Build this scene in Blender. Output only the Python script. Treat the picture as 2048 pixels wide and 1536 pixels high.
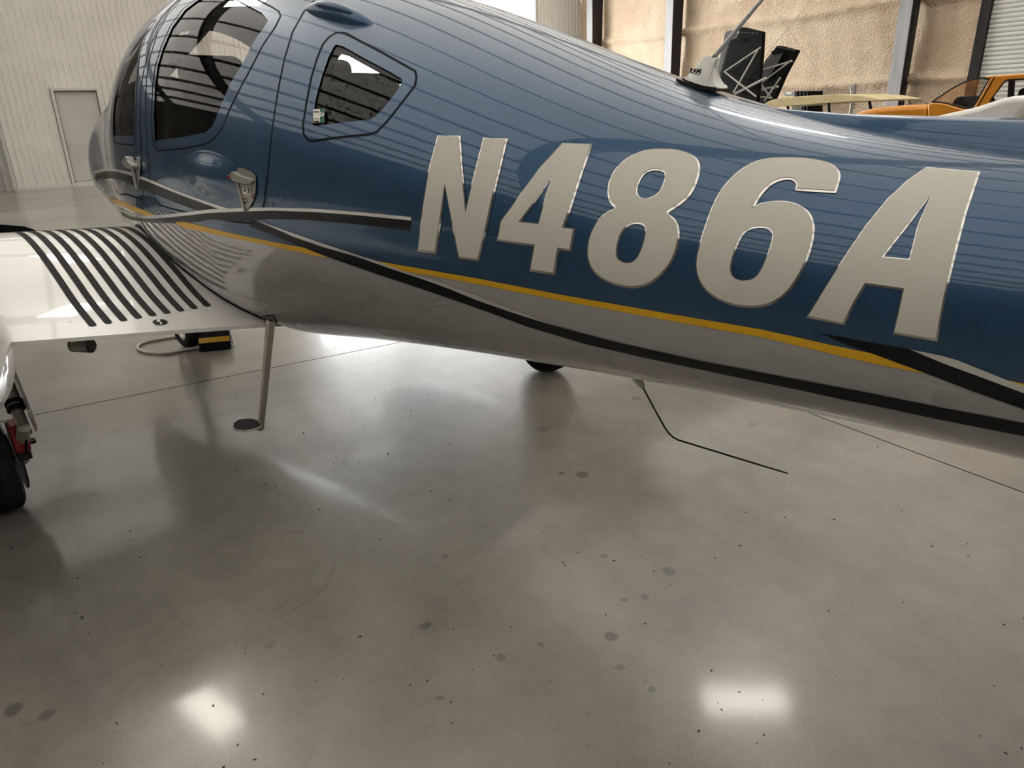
import bpy, bmesh, math, random
import numpy as np
from mathutils import Vector, Matrix
from mathutils.geometry import delaunay_2d_cdt

# ------------------------------------------------------------------ camera, world, light
for o in list(bpy.data.objects):
    bpy.data.objects.remove(o)
scene = bpy.context.scene
COL = scene.collection
FPX, PITCH, ROLL, CAMH = 1420.0, math.radians(21.0), math.radians(-1.5), 1.6
PSI, THETA = math.radians(47.0), math.radians(11.0)      # airplane axis to lens / airplane axis to hangar grid
CAM = np.array([0.0, 0.0, CAMH])
_fw = np.array([0, math.cos(PITCH), -math.sin(PITCH)])
_up0 = np.array([0, math.sin(PITCH), math.cos(PITCH)])
_ri0 = np.array([1.0, 0, 0])
_ri = math.cos(ROLL) * _ri0 + math.sin(ROLL) * _up0
_up = math.cos(ROLL) * _up0 - math.sin(ROLL) * _ri0
AF = np.array([[math.cos(PSI), -math.sin(PSI), 0], [math.sin(PSI), math.cos(PSI), 0], [0, 0, 1]])   # lens frame -> airplane frame (x aft, y starboard)
RZ = np.array([[math.cos(THETA), -math.sin(THETA), 0], [math.sin(THETA), math.cos(THETA), 0], [0, 0, 1]])   # airplane frame -> hangar frame
cam_data = bpy.data.cameras.new('camera')
cam_data.sensor_width = 36.0
cam_data.lens = FPX / 2048 * 36.0
cam_data.clip_start, cam_data.clip_end = 0.05, 400
cam_obj = bpy.data.objects.new('camera', cam_data)
COL.objects.link(cam_obj)
_b = [RZ @ AF @ v for v in (_ri, _up, -_fw)]
cam_obj.matrix_world = Matrix(((_b[0][0], _b[1][0], _b[2][0], 0), (_b[0][1], _b[1][1], _b[2][1], 0), (_b[0][2], _b[1][2], _b[2][2], CAMH), (0, 0, 0, 1)))
scene.camera = cam_obj

world = bpy.data.worlds.new('daylight')
scene.world = world
world.use_nodes = True
wn = world.node_tree.nodes
wn.clear()
wo = wn.new('ShaderNodeOutputWorld')
wb = wn.new('ShaderNodeBackground')
wb.inputs['Color'].default_value = (.965, .985, 1.0, 1)          # bright even overcast
wb.inputs['Strength'].default_value = 10.5
world.node_tree.links.new(wb.outputs[0], wo.inputs[0])

OPEN_Y0, OPEN_Y1, OPEN_Z = 6.8, 15.67, 5.6        # the open hangar door in the far wall
WALL_X, WALL_Y, ROOF_Z, NEAR_Y = -23.0, 17.73, 7.3, -10.5
def portal(name, loc, rot, sx, sy):
    p = bpy.data.lights.new(name, 'AREA'); p.shape, p.size, p.size_y = 'RECTANGLE', sx, sy; p.cycles.is_portal = True
    o = bpy.data.objects.new(name, p); o.location, o.rotation_euler = loc, rot; COL.objects.link(o)
portal('door_daylight_portal', (WALL_X - .25, (OPEN_Y0 + OPEN_Y1) / 2, OPEN_Z / 2), (0, -math.pi / 2, 0), OPEN_Z, OPEN_Y1 - OPEN_Y0)
cy = scene.cycles
cy.max_bounces, cy.diffuse_bounces, cy.glossy_bounces, cy.transmission_bounces, cy.transparent_max_bounces = 5, 3, 3, 3, 6
cy.caustics_reflective = cy.caustics_refractive = False
cy.use_adaptive_sampling, cy.adaptive_threshold, cy.adaptive_min_samples = True, .1, 12
LAMP_POWER = 30.0

vs = scene.view_settings
vs.view_transform, vs.look, vs.gamma, vs.use_curve_mapping = 'Standard', 'None', 1.0, False
vs.exposure = 0.25

# ------------------------------------------------------------------ materials
def mat(name, col, rough=0.5, metal=0.0, coat=0.0, coat_rough=0.03, spec=0.5, emit=None, estr=0.0):
    m = bpy.data.materials.new(name)
    m.use_nodes = True
    p = m.node_tree.nodes['Principled BSDF']
    p.inputs['Base Color'].default_value = (*col, 1)
    p.inputs['Roughness'].default_value = rough
    p.inputs['Metallic'].default_value = metal
    p.inputs['Coat Weight'].default_value = coat
    p.inputs['Coat Roughness'].default_value = coat_rough
    p.inputs['Specular IOR Level'].default_value = spec
    if emit:
        p.inputs['Emission Color'].default_value = (*emit, 1)
        p.inputs['Emission Strength'].default_value = estr
    return m

def pnode(m): return m.node_tree.nodes['Principled BSDF']

def noise_col(m, c1, c2, scale, detail=4, lo=0.35, hi=0.65, bump=0.0, bscale=None, coords='Object', stretch=(1, 1, 1), bdist=0.01):
    nt = m.node_tree; N = nt.nodes; L = nt.links
    tc = N.new('ShaderNodeTexCoord'); mp = N.new('ShaderNodeMapping'); mp.inputs['Scale'].default_value = stretch
    L.new(tc.outputs[coords], mp.inputs[0])
    n = N.new('ShaderNodeTexNoise'); n.inputs['Scale'].default_value = scale; n.inputs['Detail'].default_value = detail
    L.new(mp.outputs[0], n.inputs['Vector'])
    r = N.new('ShaderNodeValToRGB'); r.color_ramp.elements[0].position = lo; r.color_ramp.elements[1].position = hi
    r.color_ramp.elements[0].color = (*c1, 1); r.color_ramp.elements[1].color = (*c2, 1)
    L.new(n.outputs['Fac'], r.inputs[0]); L.new(r.outputs[0], pnode(m).inputs['Base Color'])
    if bump:
        n2 = N.new('ShaderNodeTexNoise'); n2.inputs['Scale'].default_value = bscale or scale; n2.inputs['Detail'].default_value = 5
        L.new(mp.outputs[0], n2.inputs['Vector'])
        b = N.new('ShaderNodeBump'); b.inputs['Strength'].default_value = bump; b.inputs['Distance'].default_value = bdist
        L.new(n2.outputs['Fac'], b.inputs['Height']); L.new(b.outputs[0], pnode(m).inputs['Normal'])
    return m

M = {}
M['blue'] = mat('blue_metallic_paint', (0.015, 0.060, 0.130), 0.34, 0.45, 0.72, 0.02)
M['body_white_shaded'] = mat('shaded_white_body_paint', (0.34, 0.332, 0.318), 0.35, 0, 1.0, 0.02)  # shade of the lower body put into a greyer copy of the white
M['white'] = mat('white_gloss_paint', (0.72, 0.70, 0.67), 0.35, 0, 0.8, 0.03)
M['cream'] = mat('cream_vinyl', (0.54, 0.515, 0.45), 0.5, spec=.3)
M['chrome'] = mat('chrome_vinyl', (0.62, 0.60, 0.57), 0.10, 1.0)
M['silver'] = mat('silver_vinyl', (0.62, 0.60, 0.56), 0.3, 0.35, 0.5)
M['yellow'] = mat('yellow_vinyl', (0.70, 0.39, 0.006), 0.4, 0, 0.2)
M['black'] = mat('black_vinyl', (0.006, 0.007, 0.009), 0.3, spec=.22)
M['seam'] = mat('dark_seam', (0.003, 0.004, 0.006), 0.6, spec=.1)
M['grip'] = noise_col(mat('black_grip_tape', (0.05, 0.05, 0.05), 0.85, spec=.15), (0.028, 0.028, 0.029), (0.050, 0.049, 0.047), 90, bump=0.4, bscale=700, bdist=0.001)
M['rubber'] = noise_col(mat('tyre_rubber', (0.02, 0.02, 0.021), 0.75, spec=.2), (0.016, 0.016, 0.017), (0.035, 0.034, 0.033), 30)
M['steel'] = mat('brushed_steel', (0.55, 0.53, 0.49), 0.28, 1.0)
M['alloy'] = mat('cast_alloy', (0.62, 0.60, 0.55), 0.42, 0.45)
M['darkmetal'] = mat('dark_metal', (0.03, 0.03, 0.03), 0.4, 0.6)
M['red'] = mat('red_anodised', (0.30, 0.012, 0.012), 0.35, 0.3, 0.4)
M['interior'] = mat('dark_cabin_trim', (0.006, 0.006, 0.007), 0.7, spec=.15)
M['leather'] = noise_col(mat('dark_leather', (0.012, 0.012, 0.014), 0.5, spec=.2), (0.006, 0.006, 0.008), (0.012, 0.012, 0.015), 40, bump=0.15, bscale=160)
M['antenna_white'] = mat('antenna_white', (0.70, 0.69, 0.64), 0.4, 0, 0.3)
M['plate'] = mat('handle_plate', (0.30, 0.29, 0.26), 0.35, 0.5)
M['lever'] = mat('handle_lever', (0.42, 0.41, 0.37), 0.3, 0.6)
M['paper'] = mat('white_label', (0.75, 0.72, 0.64), 0.5)
M['green'] = mat('green_label', (0.01, 0.13, 0.09), 0.5)
M['orange_label'] = mat('orange_label', (0.62, 0.25, 0.10), 0.5)
M['panel_white'] = noise_col(mat('white_steel_panel', (0.84, 0.81, 0.75), 0.42), (0.82, 0.79, 0.73), (0.88, 0.85, 0.79), 1.3)
M['door_paint'] = noise_col(mat('door_paint', (0.62, 0.60, 0.55), 0.5), (0.56, 0.54, 0.50), (0.62, 0.60, 0.55), 1.5)
M['frame_paint'] = mat('frame_paint', (0.68, 0.66, 0.60), 0.45)
M['grey_steel'] = noise_col(mat('grey_steel', (0.36, 0.35, 0.33), 0.5), (0.33, 0.32, 0.31), (0.42, 0.41, 0.39), 2)
M['column'] = noise_col(mat('primed_steel', (0.45, 0.45, 0.46), 0.5), (0.40, 0.40, 0.41), (0.50, 0.50, 0.51), 3, stretch=(3, 3, 0.4))
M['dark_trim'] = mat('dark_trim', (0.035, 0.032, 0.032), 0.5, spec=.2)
M['roof'] = bpy.data.materials.new('added_glow_roof_liner'); M['roof'].use_nodes = True  # translucency added to the unseen ceiling so it glows and fills the hangar
def roof_nodes(m):
    N = m.node_tree.nodes; L = m.node_tree.links; N.clear()
    o = N.new('ShaderNodeOutputMaterial'); mx = N.new('ShaderNodeMixShader'); d = N.new('ShaderNodeBsdfDiffuse'); t = N.new('ShaderNodeBsdfTranslucent')
    g = N.new('ShaderNodeNewGeometry'); n = N.new('ShaderNodeTexNoise'); n.inputs['Scale'].default_value = .5; n.inputs['Detail'].default_value = 4
    r = N.new('ShaderNodeValToRGB'); r.color_ramp.elements[0].position, r.color_ramp.elements[1].position = .3, .7
    r.color_ramp.elements[0].color = (.61, .565, .505, 1); r.color_ramp.elements[1].color = (.70, .655, .595, 1)
    L.new(g.outputs['Position'], n.inputs['Vector']); L.new(n.outputs['Fac'], r.inputs[0]); L.new(r.outputs[0], d.inputs[0]); L.new(r.outputs[0], t.inputs[0])
    mx.inputs[0].default_value = .165
    L.new(d.outputs[0], mx.inputs[1]); L.new(t.outputs[0], mx.inputs[2]); L.new(mx.outputs[0], o.inputs[0])
roof_nodes(M['roof'])
M['purlin'] = mat('purlin_steel', (0.10, 0.095, 0.09), 0.5, 0.3)
M['wall_dull'] = noise_col(mat('dull_panel', (0.30, 0.28, 0.25), 0.6), (0.12, 0.11, 0.10), (0.18, 0.165, 0.15), 0.8)
M['slat'] = mat('roller_slat', (0.76, 0.77, 0.73), 0.4)
M['orange'] = mat('orange_metallic_paint', (0.66, 0.25, 0.015), 0.33, 0.25, 0.8, 0.03)
M['cart_cream'] = noise_col(mat('cream_plastic', (0.74, 0.62, 0.34), 0.5), (0.68, 0.56, 0.30), (0.80, 0.69, 0.42), 3)
M['fabric_black'] = mat('black_fabric_skin', (0.004, 0.004, 0.004), 0.55, spec=.12)
M['fabric_grey'] = mat('grey_skin', (0.16, 0.155, 0.15), 0.35)
M['strut_grey'] = mat('strut_grey', (0.55, 0.52, 0.47), 0.4)
M['rope'] = mat('white_rope', (0.55, 0.52, 0.46), 0.8)
M['chock'] = mat('chock_rubber', (0.008, 0.008, 0.010), 0.6, spec=.2)
M['apron'] = noise_col(mat('apron_concrete', (0.6, 0.58, 0.55), 0.8), (0.52, 0.50, 0.47), (0.62, 0.60, 0.57), 0.4)
M['asphalt'] = noise_col(mat('asphalt', (.06, .06, .06), .9), (.05, .05, .05), (.08, .08, .08), 1)
M['lamp_housing'] = mat('lamp_housing', (0.6, 0.6, 0.6), 0.5)
M['lamp'] = mat('lamp_diffuser', (0.9, 0.9, 0.9), 0.5, emit=(1.0, 0.93, 0.82), estr=LAMP_POWER)

def glass(name, tint, f0=.04, rough=0.0):
    m = bpy.data.materials.new(name); m.use_nodes = True
    N = m.node_tree.nodes; L = m.node_tree.links; N.clear()
    o = N.new('ShaderNodeOutputMaterial'); mx = N.new('ShaderNodeMixShader'); t = N.new('ShaderNodeBsdfTransparent'); g = N.new('ShaderNodeBsdfGlossy'); lw = N.new('ShaderNodeLayerWeight')
    lw.inputs['Blend'].default_value = .5
    pw = N.new('ShaderNodeMath'); pw.operation = 'POWER'; pw.inputs[1].default_value = 5.0
    ma = N.new('ShaderNodeMath'); ma.operation = 'MULTIPLY_ADD'; ma.inputs[1].default_value = 1 - f0; ma.inputs[2].default_value = f0
    t.inputs[0].default_value = (*tint, 1); g.inputs['Roughness'].default_value = rough
    L.new(lw.outputs['Facing'], pw.inputs[0]); L.new(pw.outputs[0], ma.inputs[0]); L.new(ma.outputs[0], mx.inputs[0])
    L.new(t.outputs[0], mx.inputs[1]); L.new(g.outputs[0], mx.inputs[2]); L.new(mx.outputs[0], o.inputs[0])
    return m
M['glass'] = glass('clear_acrylic', (0.95, 0.94, 0.92))
M['tint_glass'] = glass('smoked_acrylic', (0.85, 0.85, 0.84))

# sprayed foam: colour drift plus fine pimpled relief
def foam_mat():
    m = mat('spray_foam', (0.7, 0.5, 0.33), 0.9)
    nt = m.node_tree; N = nt.nodes; L = nt.links
    g = N.new('ShaderNodeNewGeometry')
    n = N.new('ShaderNodeTexNoise'); n.inputs['Scale'].default_value = 1.1; n.inputs['Detail'].default_value = 6
    L.new(g.outputs['Position'], n.inputs['Vector'])
    r = N.new('ShaderNodeValToRGB'); r.color_ramp.elements[0].position = .3; r.color_ramp.elements[1].position = .7
    r.color_ramp.elements[0].color = (.80, .61, .43, 1); r.color_ramp.elements[1].color = (.93, .76, .57, 1)
    L.new(n.outputs['Fac'], r.inputs[0]); L.new(r.outputs[0], pnode(m).inputs['Base Color'])
    mp = N.new('ShaderNodeMapping'); mp.inputs['Scale'].default_value = (17, 17, 12)
    L.new(g.outputs['Position'], mp.inputs[0])
    n3 = N.new('ShaderNodeTexNoise'); n3.inputs['Scale'].default_value = 1.5; n3.inputs['Detail'].default_value = 2; n3.inputs['Roughness'].default_value = .6
    L.new(mp.outputs[0], n3.inputs['Vector'])
    b = N.new('ShaderNodeBump'); b.inputs['Strength'].default_value = 1.0; b.inputs['Distance'].default_value = 0.075
    L.new(n3.outputs['Fac'], b.inputs['Height']); L.new(b.outputs[0], pnode(m).inputs['Normal'])
    return m
M['foam'] = foam_mat()

# polished concrete with blotches, drips and tyre scuffs at their own places on the slab (hangar coordinates)
def ray(px, py):                       # airplane frame
    v = _fw + _ri * (px - 1024) / FPX + _up * (768 - py) / FPX
    return AF @ v
def wray(px, py): return RZ @ ray(px, py)
def ground(px, py, z=0.0):
    d = wray(px, py); return CAM + d * (z - CAMH) / d[2]
def on_y(px, py, y): d = wray(px, py); return CAM + d * (y / d[1])
def on_x(px, py, x): d = wray(px, py); return CAM + d * (x / d[0])

def concrete_mat():
    m = mat('polished_concrete', (.2, .18, .16), .29, 0, 0.4, 0.10, spec=.45)
    nt = m.node_tree; N = nt.nodes; L = nt.links
    g = N.new('ShaderNodeNewGeometry')
    def noise(scale, detail, rough=.55, vec=None):
        n = N.new('ShaderNodeTexNoise'); n.inputs['Scale'].default_value = scale; n.inputs['Detail'].default_value = detail; n.inputs['Roughness'].default_value = rough
        L.new(vec or g.outputs['Position'], n.inputs['Vector']); return n.outputs['Fac']
    def ramp(fac, lo, hi, c1, c2):
        r = N.new('ShaderNodeValToRGB'); r.color_ramp.elements[0].position = lo; r.color_ramp.elements[1].position = hi
        r.color_ramp.elements[0].color = (*c1, 1); r.color_ramp.elements[1].color = (*c2, 1); L.new(fac, r.inputs[0]); return r.outputs[0]
    def mix(fac, a, b, mode='MIX'):
        x = N.new('ShaderNodeMix'); x.data_type = 'RGBA'; x.blend_type = mode
        if isinstance(fac, float): x.inputs[0].default_value = fac
        else: L.new(fac, x.inputs[0])
        for s, v in ((6, a), (7, b)):
            if isinstance(v, tuple): x.inputs[s].default_value = (*v, 1)
            else: L.new(v, x.inputs[s])
        return x.outputs[2]
    def mth(op, a, b=None, clamp=False):
        x = N.new('ShaderNodeMath'); x.operation = op; x.use_clamp = clamp
        for s, v in ((0, a), (1, b)):
            if v is None: continue
            if isinstance(v, (int, float)): x.inputs[s].default_value = v
            else: L.new(v, x.inputs[s])
        return x.outputs[0]
    col = ramp(noise(0.7, 6, .64), .38, .64, (.130, .120, .105), (.335, .312, .273))
    col = mix(.40, col, ramp(noise(2.6, 7, .68), .36, .66, (.150, .139, .122), (.320, .298, .263)))
    col = mix(.22, col, ramp(noise(130, 3, .6), .3, .7, (.13, .122, .107), (.36, .337, .298)))
    col = mix(1.0, col, ramp(noise(.28, 3), .38, .62, (.80, .80, .80), (1.12, 1.11, 1.10)), 'MULTIPLY')
    # round drip stains (px on the photograph's floor turned into slab coordinates once)
    wob = N.new('ShaderNodeVectorMath'); wob.operation = 'SCALE'; wob.inputs[3].default_value = .03
    nn = N.new('ShaderNodeTexNoise'); nn.inputs['Scale'].default_value = 14; nn.inputs['Detail'].default_value = 3; L.new(g.outputs['Position'], nn.inputs['Vector'])
    L.new(nn.outputs['Color'], wob.inputs[0])
    wp = N.new('ShaderNodeVectorMath'); wp.operation = 'ADD'; L.new(g.outputs['Position'], wp.inputs[0]); L.new(wob.outputs[0], wp.inputs[1])
    acc = None
    for sx, sy, r, k in STAINS:
        c = ground(sx, sy)
        d = N.new('ShaderNodeVectorMath'); d.operation = 'DISTANCE'; L.new(wp.outputs[0], d.inputs[0]); d.inputs[1].default_value = (c[0] + .015, c[1] + .015, .015)
        mr = N.new('ShaderNodeMapRange'); mr.inputs[1].default_value = r * .75; mr.inputs[2].default_value = r * 1.15; mr.inputs[3].default_value = k; mr.inputs[4].default_value = 0
        L.new(d.outputs['Value'], mr.inputs[0])
        acc = mr.outputs[0] if acc is None else mth('MAXIMUM', acc, mr.outputs[0])
    col = mix(acc, col, (.085, .078, .07))
    c = ground(1165, 1135); d = N.new('ShaderNodeVectorMath'); d.operation = 'DISTANCE'; L.new(wp.outputs[0], d.inputs[0]); d.inputs[1].default_value = (c[0] + .015, c[1] + .015, .015)
    mr = N.new('ShaderNodeMapRange'); mr.inputs[1].default_value = .05; mr.inputs[2].default_value = .13; mr.inputs[3].default_value = .55; mr.inputs[4].default_value = 0
    L.new(d.outputs['Value'], mr.inputs[0]); col = mix(mr.outputs[0], col, (.30, .262, .232))
    # curved tyre scuffs
    scf = None; sn = mth('MULTIPLY', mth('SUBTRACT', noise(1.6, 3), .42, True), 5.0, True)
    for sx, sy, r, w, k in SCUFFS:
        c = ground(sx, sy)
        d = N.new('ShaderNodeVectorMath'); d.operation = 'DISTANCE'; L.new(wp.outputs[0], d.inputs[0]); d.inputs[1].default_value = (c[0] + .015, c[1] + .015, .015)
        e = mth('ABSOLUTE', mth('SUBTRACT', d.outputs['Value'], r))
        mr = N.new('ShaderNodeMapRange'); mr.inputs[1].default_value = 0; mr.inputs[2].default_value = w; mr.inputs[3].default_value = k; mr.inputs[4].default_value = 0
        L.new(e, mr.inputs[0])
        q = mth('MULTIPLY', mr.outputs[0], sn)
        scf = q if scf is None else mth('MAXIMUM', scf, q)
    col = mix(scf, col, (.13, .12, .11))
    L.new(col, pnode(m).inputs['Base Color'])
    return m
STAINS = [(1165, 949, .032, .75), (1125, 947, .018, .7), (1272, 797, .03, .6), (1086, 858, .04, .45), (1505, 850, .03, .45), (1337, 1142, .026, .75), (1208, 1112, .018, .6), (1224, 1274, .022, .7),
          (852, 1250, .02, .7), (1290, 1193, .016, .6), (1247, 1200, .014, .6), (26, 1420, .026, .75), (95, 1430, .022, .7), (1002, 1315, .018, .5), (1240, 1335, .014, .5), (890, 1113, .016, .5),
          (1305, 1380, .012, .5), (880, 1395, .014, .5), (540, 1290, .02, .3), (1080, 1290, .014, .5)]
SCUFFS = [(505, 1150, .30, .012, .40), (390, 1140, .46, .010, .28), (620, 1290, .55, .012, .22), (260, 1500, .5, .010, .22)]
M['concrete'] = concrete_mat()
M['joint'] = mat('joint_filler', (.07, .06, .058), .7)

# ------------------------------------------------------------------ mesh helpers
def link(name, me, m, parent=None, smooth=False):
    if m is not None:
        for x in (m if isinstance(m, (list, tuple)) else [m]):
            me.materials.append(x)
    if smooth:
        me.polygons.foreach_set('use_smooth', [True] * len(me.polygons))
    o = bpy.data.objects.new(name, me)
    COL.objects.link(o)
    if parent is not None: o.parent = parent
    return o

def tag(o, label=None, cat=None, group=None, kind=None):
    for k, v in (('label', label), ('category', cat), ('group', group), ('kind', kind)):
        if v: o[k] = v
    return o

def empty(name, loc=(0, 0, 0), rz=0.0, parent=None):
    o = bpy.data.objects.new(name, None); COL.objects.link(o); o.location = loc; o.rotation_euler = (0, 0, rz)
    o.empty_display_size = 0.1
    if parent is not None: o.parent = parent
    return o

class MB:
    def __init__(s): s.v = []; s.f = []
    def add(s, vs, fs):
        n = len(s.v); s.v += [tuple(map(float, p)) for p in vs]; s.f += [tuple(i + n for i in f) for f in fs]; return s
    def box(s, lo, hi):
        (x0, y0, z0), (x1, y1, z1) = lo, hi
        return s.add([(x0, y0, z0), (x1, y0, z0), (x1, y1, z0), (x0, y1, z0), (x0, y0, z1), (x1, y0, z1), (x1, y1, z1), (x0, y1, z1)],
                     [(0, 3, 2, 1), (4, 5, 6, 7), (0, 1, 5, 4), (1, 2, 6, 5), (2, 3, 7, 6), (3, 0, 4, 7)])
    def tube(s, pts, r, n=10, caps=True):
        pts = [Vector(p) for p in pts]; rs = r if isinstance(r, (list, tuple)) else [r] * len(pts)
        rings = []; a = None
        for i, p in enumerate(pts):
            t = (pts[min(i + 1, len(pts) - 1)] - pts[max(i - 1, 0)]).normalized()
            if a is None:
                a = t.orthogonal().normalized()
            a = (a - t * a.dot(t)).normalized(); b = t.cross(a)
            rings.append([p + (a * math.cos(2 * math.pi * k / n) + b * math.sin(2 * math.pi * k / n)) * rs[i] for k in range(n)])
        vs = [q for ring in rings for q in ring]; fs = []
        for i in range(len(pts) - 1):
            for k in range(n): fs.append((i * n + k, i * n + (k + 1) % n, (i + 1) * n + (k + 1) % n, (i + 1) * n + k))
        if caps: fs += [tuple(range(n - 1, -1, -1)), tuple((len(pts) - 1) * n + k for k in range(n))]
        return s.add(vs, fs)
    def lathe(s, prof, c, axis='y', n=40):                       # prof: (radius, along axis)
        vs = []; fs = []
        for r, h in prof:
            for k in range(n):
                a = 2 * math.pi * k / n; u, w = r * math.cos(a), r * math.sin(a)
                vs.append({'y': (c[0] + u, c[1] + h, c[2] + w), 'z': (c[0] + u, c[1] + w, c[2] + h), 'x': (c[0] + h, c[1] + u, c[2] + w)}[axis])
        for i in range(len(prof) - 1):
            for k in range(n): fs.append((i * n + k, i * n + (k + 1) % n, (i + 1) * n + (k + 1) % n, (i + 1) * n + k))
        return s.add(vs, fs)
    def prism(s, poly, d):                                        # poly: 3D loop, d: extrusion vector
        n = len(poly); vs = [tuple(p) for p in poly] + [tuple(np.array(p) + np.array(d)) for p in poly]
        return s.add(vs, [tuple(range(n - 1, -1, -1)), tuple(range(n, 2 * n))] + [(i, (i + 1) % n, n + (i + 1) % n, n + i) for i in range(n)])
    def mesh(s, name='m'):
        me = bpy.data.meshes.new(name); me.from_pydata(s.v, [], s.f); me.validate(); me.update()
        bm = bmesh.new(); bm.from_mesh(me); bmesh.ops.recalc_face_normals(bm, faces=bm.faces); bm.to_mesh(me); bm.free()
        return me
    def build(s, name, m, parent=None, smooth=False, bevel=0.0, seg=2, sharp=40):
        o = link(name, s.mesh(name), m, parent, smooth)
        if bevel:
            b = o.modifiers.new('edge', 'BEVEL'); b.width = bevel; b.segments = seg; b.limit_method = 'ANGLE'
        if smooth:
            try: o.data.set_sharp_from_angle(angle=math.radians(sharp))
            except Exception: pass
        return o

def text_mesh(txt, size, bold=0.0, shear=0.0):
    cu = bpy.data.curves.new('lettering', 'FONT'); cu.body = txt; cu.size = size; cu.align_x, cu.align_y = 'CENTER', 'CENTER'; cu.offset = bold; cu.shear = shear
    cu.extrude = 0.0
    ob = bpy.data.objects.new('lettering_tmp', cu); COL.objects.link(ob)
    dg = bpy.context.evaluated_depsgraph_get(); me = bpy.data.meshes.new_from_object(ob.evaluated_get(dg))
    bpy.data.objects.remove(ob)
    return me
def place_text(name, txt, size, origin, ex, ey, m, parent, bold=0.0, shear=0.0):
    me = text_mesh(txt, size, bold, shear); ex = Vector(ex).normalized(); ey = Vector(ey).normalized(); ez = ex.cross(ey)
    me.transform(Matrix(((ex.x, ey.x, ez.x, origin[0]), (ex.y, ey.y, ez.y, origin[1]), (ex.z, ey.z, ez.z, origin[2]), (0, 0, 0, 1))))
    return link(name, me, m, parent)

# ------------------------------------------------------------------ hangar
floor = tag(empty('floor'), 'polished grey concrete hangar floor of large sawn slabs', 'floor', kind='structure')
JX, JY, SL = -4.77, 3.30, 5.4
sub = MB().box((WALL_X, NEAR_Y, -.30), (16, WALL_Y, -.012)).build('joint_filler', M['joint'], floor)
xsl = sorted({WALL_X, 16.0} | {JX + SL * k for k in range(-3, 4)} - {v for v in [JX + SL * k for k in range(-3, 4)] if not WALL_X < v < 16})
ysl = sorted({NEAR_Y, WALL_Y} | {v for v in [JY + SL * k for k in range(-3, 3)] if NEAR_Y < v < WALL_Y})
G = .005
for i in range(len(xsl) - 1):
    for j in range(len(ysl) - 1):
        MB().box((xsl[i] + G, ysl[j] + G, -.15), (xsl[i + 1] - G, ysl[j + 1] - G, 0)).build('slab', M['concrete'], floor)

def ribbed(y0, y1, z0, z1, x, pitch=.1524, h=.05):
    # vertical ribs on a sheet whose outside face looks along +x
    n = max(1, round((y1 - y0) / pitch)); p = (y1 - y0) / n; prof = []
    for k in range(n):
        a = y0 + k * p
        prof += [(a, 0), (a + p * .60, 0), (a + p * .66, h), (a + p * .80, h), (a + p * .94, 0)]
    prof.append((y1, 0))
    vs = [(x + d, y, z0) for y, d in prof] + [(x + d, y, z1) for y, d in prof]; m = len(prof)
    return MB().add(vs, [(i, i + 1, m + i + 1, m + i) for i in range(m - 1)])
wall_left = tag(empty('wall_left'), 'white ribbed steel wall with a door and a wide opening', 'wall', kind='structure')
DY0, DY1, DZ = .62, 1.73, 2.46
def panels(y0, y1, z0, z1):
    n = max(1, round((y1 - y0) / .9144)); w = (y1 - y0) / n
    for k in range(n): ribbed(y0 + k * w, y0 + (k + 1) * w, z0, z1, WALL_X).build('panel', M['panel_white'], wall_left)
panels(-.70, DY0, .06, ROOF_Z); panels(DY0, DY1, DZ, ROOF_Z); panels(DY1, OPEN_Y0 - .1, .06, ROOF_Z)
panels(OPEN_Y0 - .1, OPEN_Y1 + .05, OPEN_Z, ROOF_Z); panels(OPEN_Y1 + .05, WALL_Y, .06, ROOF_Z); tag(MB().box((WALL_X - .02, NEAR_Y, 0), (WALL_X + .05, -1.75, ROOF_Z)).build('wall_left_leaf', M['wall_dull']), 'dark sliding door leaf at the far left', 'wall', kind='structure')
base = MB().box((WALL_X - .05, -.70, 0), (WALL_X + .035, DY0, .07)).box((WALL_X - .05, DY1, 0), (WALL_X + .035, OPEN_Y0 - .1, .07)).box((WALL_X - .05, OPEN_Y1 + .05, 0), (WALL_X + .035, WALL_Y, .07))
tag(base.build('baseboard_left', M['frame_paint']), 'pale sill angle along the foot of the ribbed wall', 'trim', kind='structure')
# screws on the ribs in view
scr = MB()
for zz in (1.55, 2.95, 4.1, 5.3):
    for k in range(44):
        yy = -.70 + .1524 * (k + .32)
        if DY0 - .05 < yy < DY1 + .05 and zz < DZ: continue
        if yy > OPEN_Y0 - .2: continue
        scr.lathe([(0, .012), (.009, .010), (.011, 0)], (WALL_X, yy, zz), 'x', 6)
tag(scr.build('panel_screws', M['grey_steel'], wall_left), kind='stuff')
# grey sliding door leaf and post at the far left
t = tag(MB().box((WALL_X - .02, -1.75, 0), (WALL_X + .22, -.70, ROOF_Z)).box((WALL_X + .22, -.86, 0), (WALL_X + .30, -.76, ROOF_Z)).box((WALL_X + .22, -1.30, 0), (WALL_X + .27, -1.24, ROOF_Z)).build('trim_1', M['grey_steel']),
        'grey steel jamb post at the left end of the ribbed wall', 'trim', kind='structure')
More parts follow.
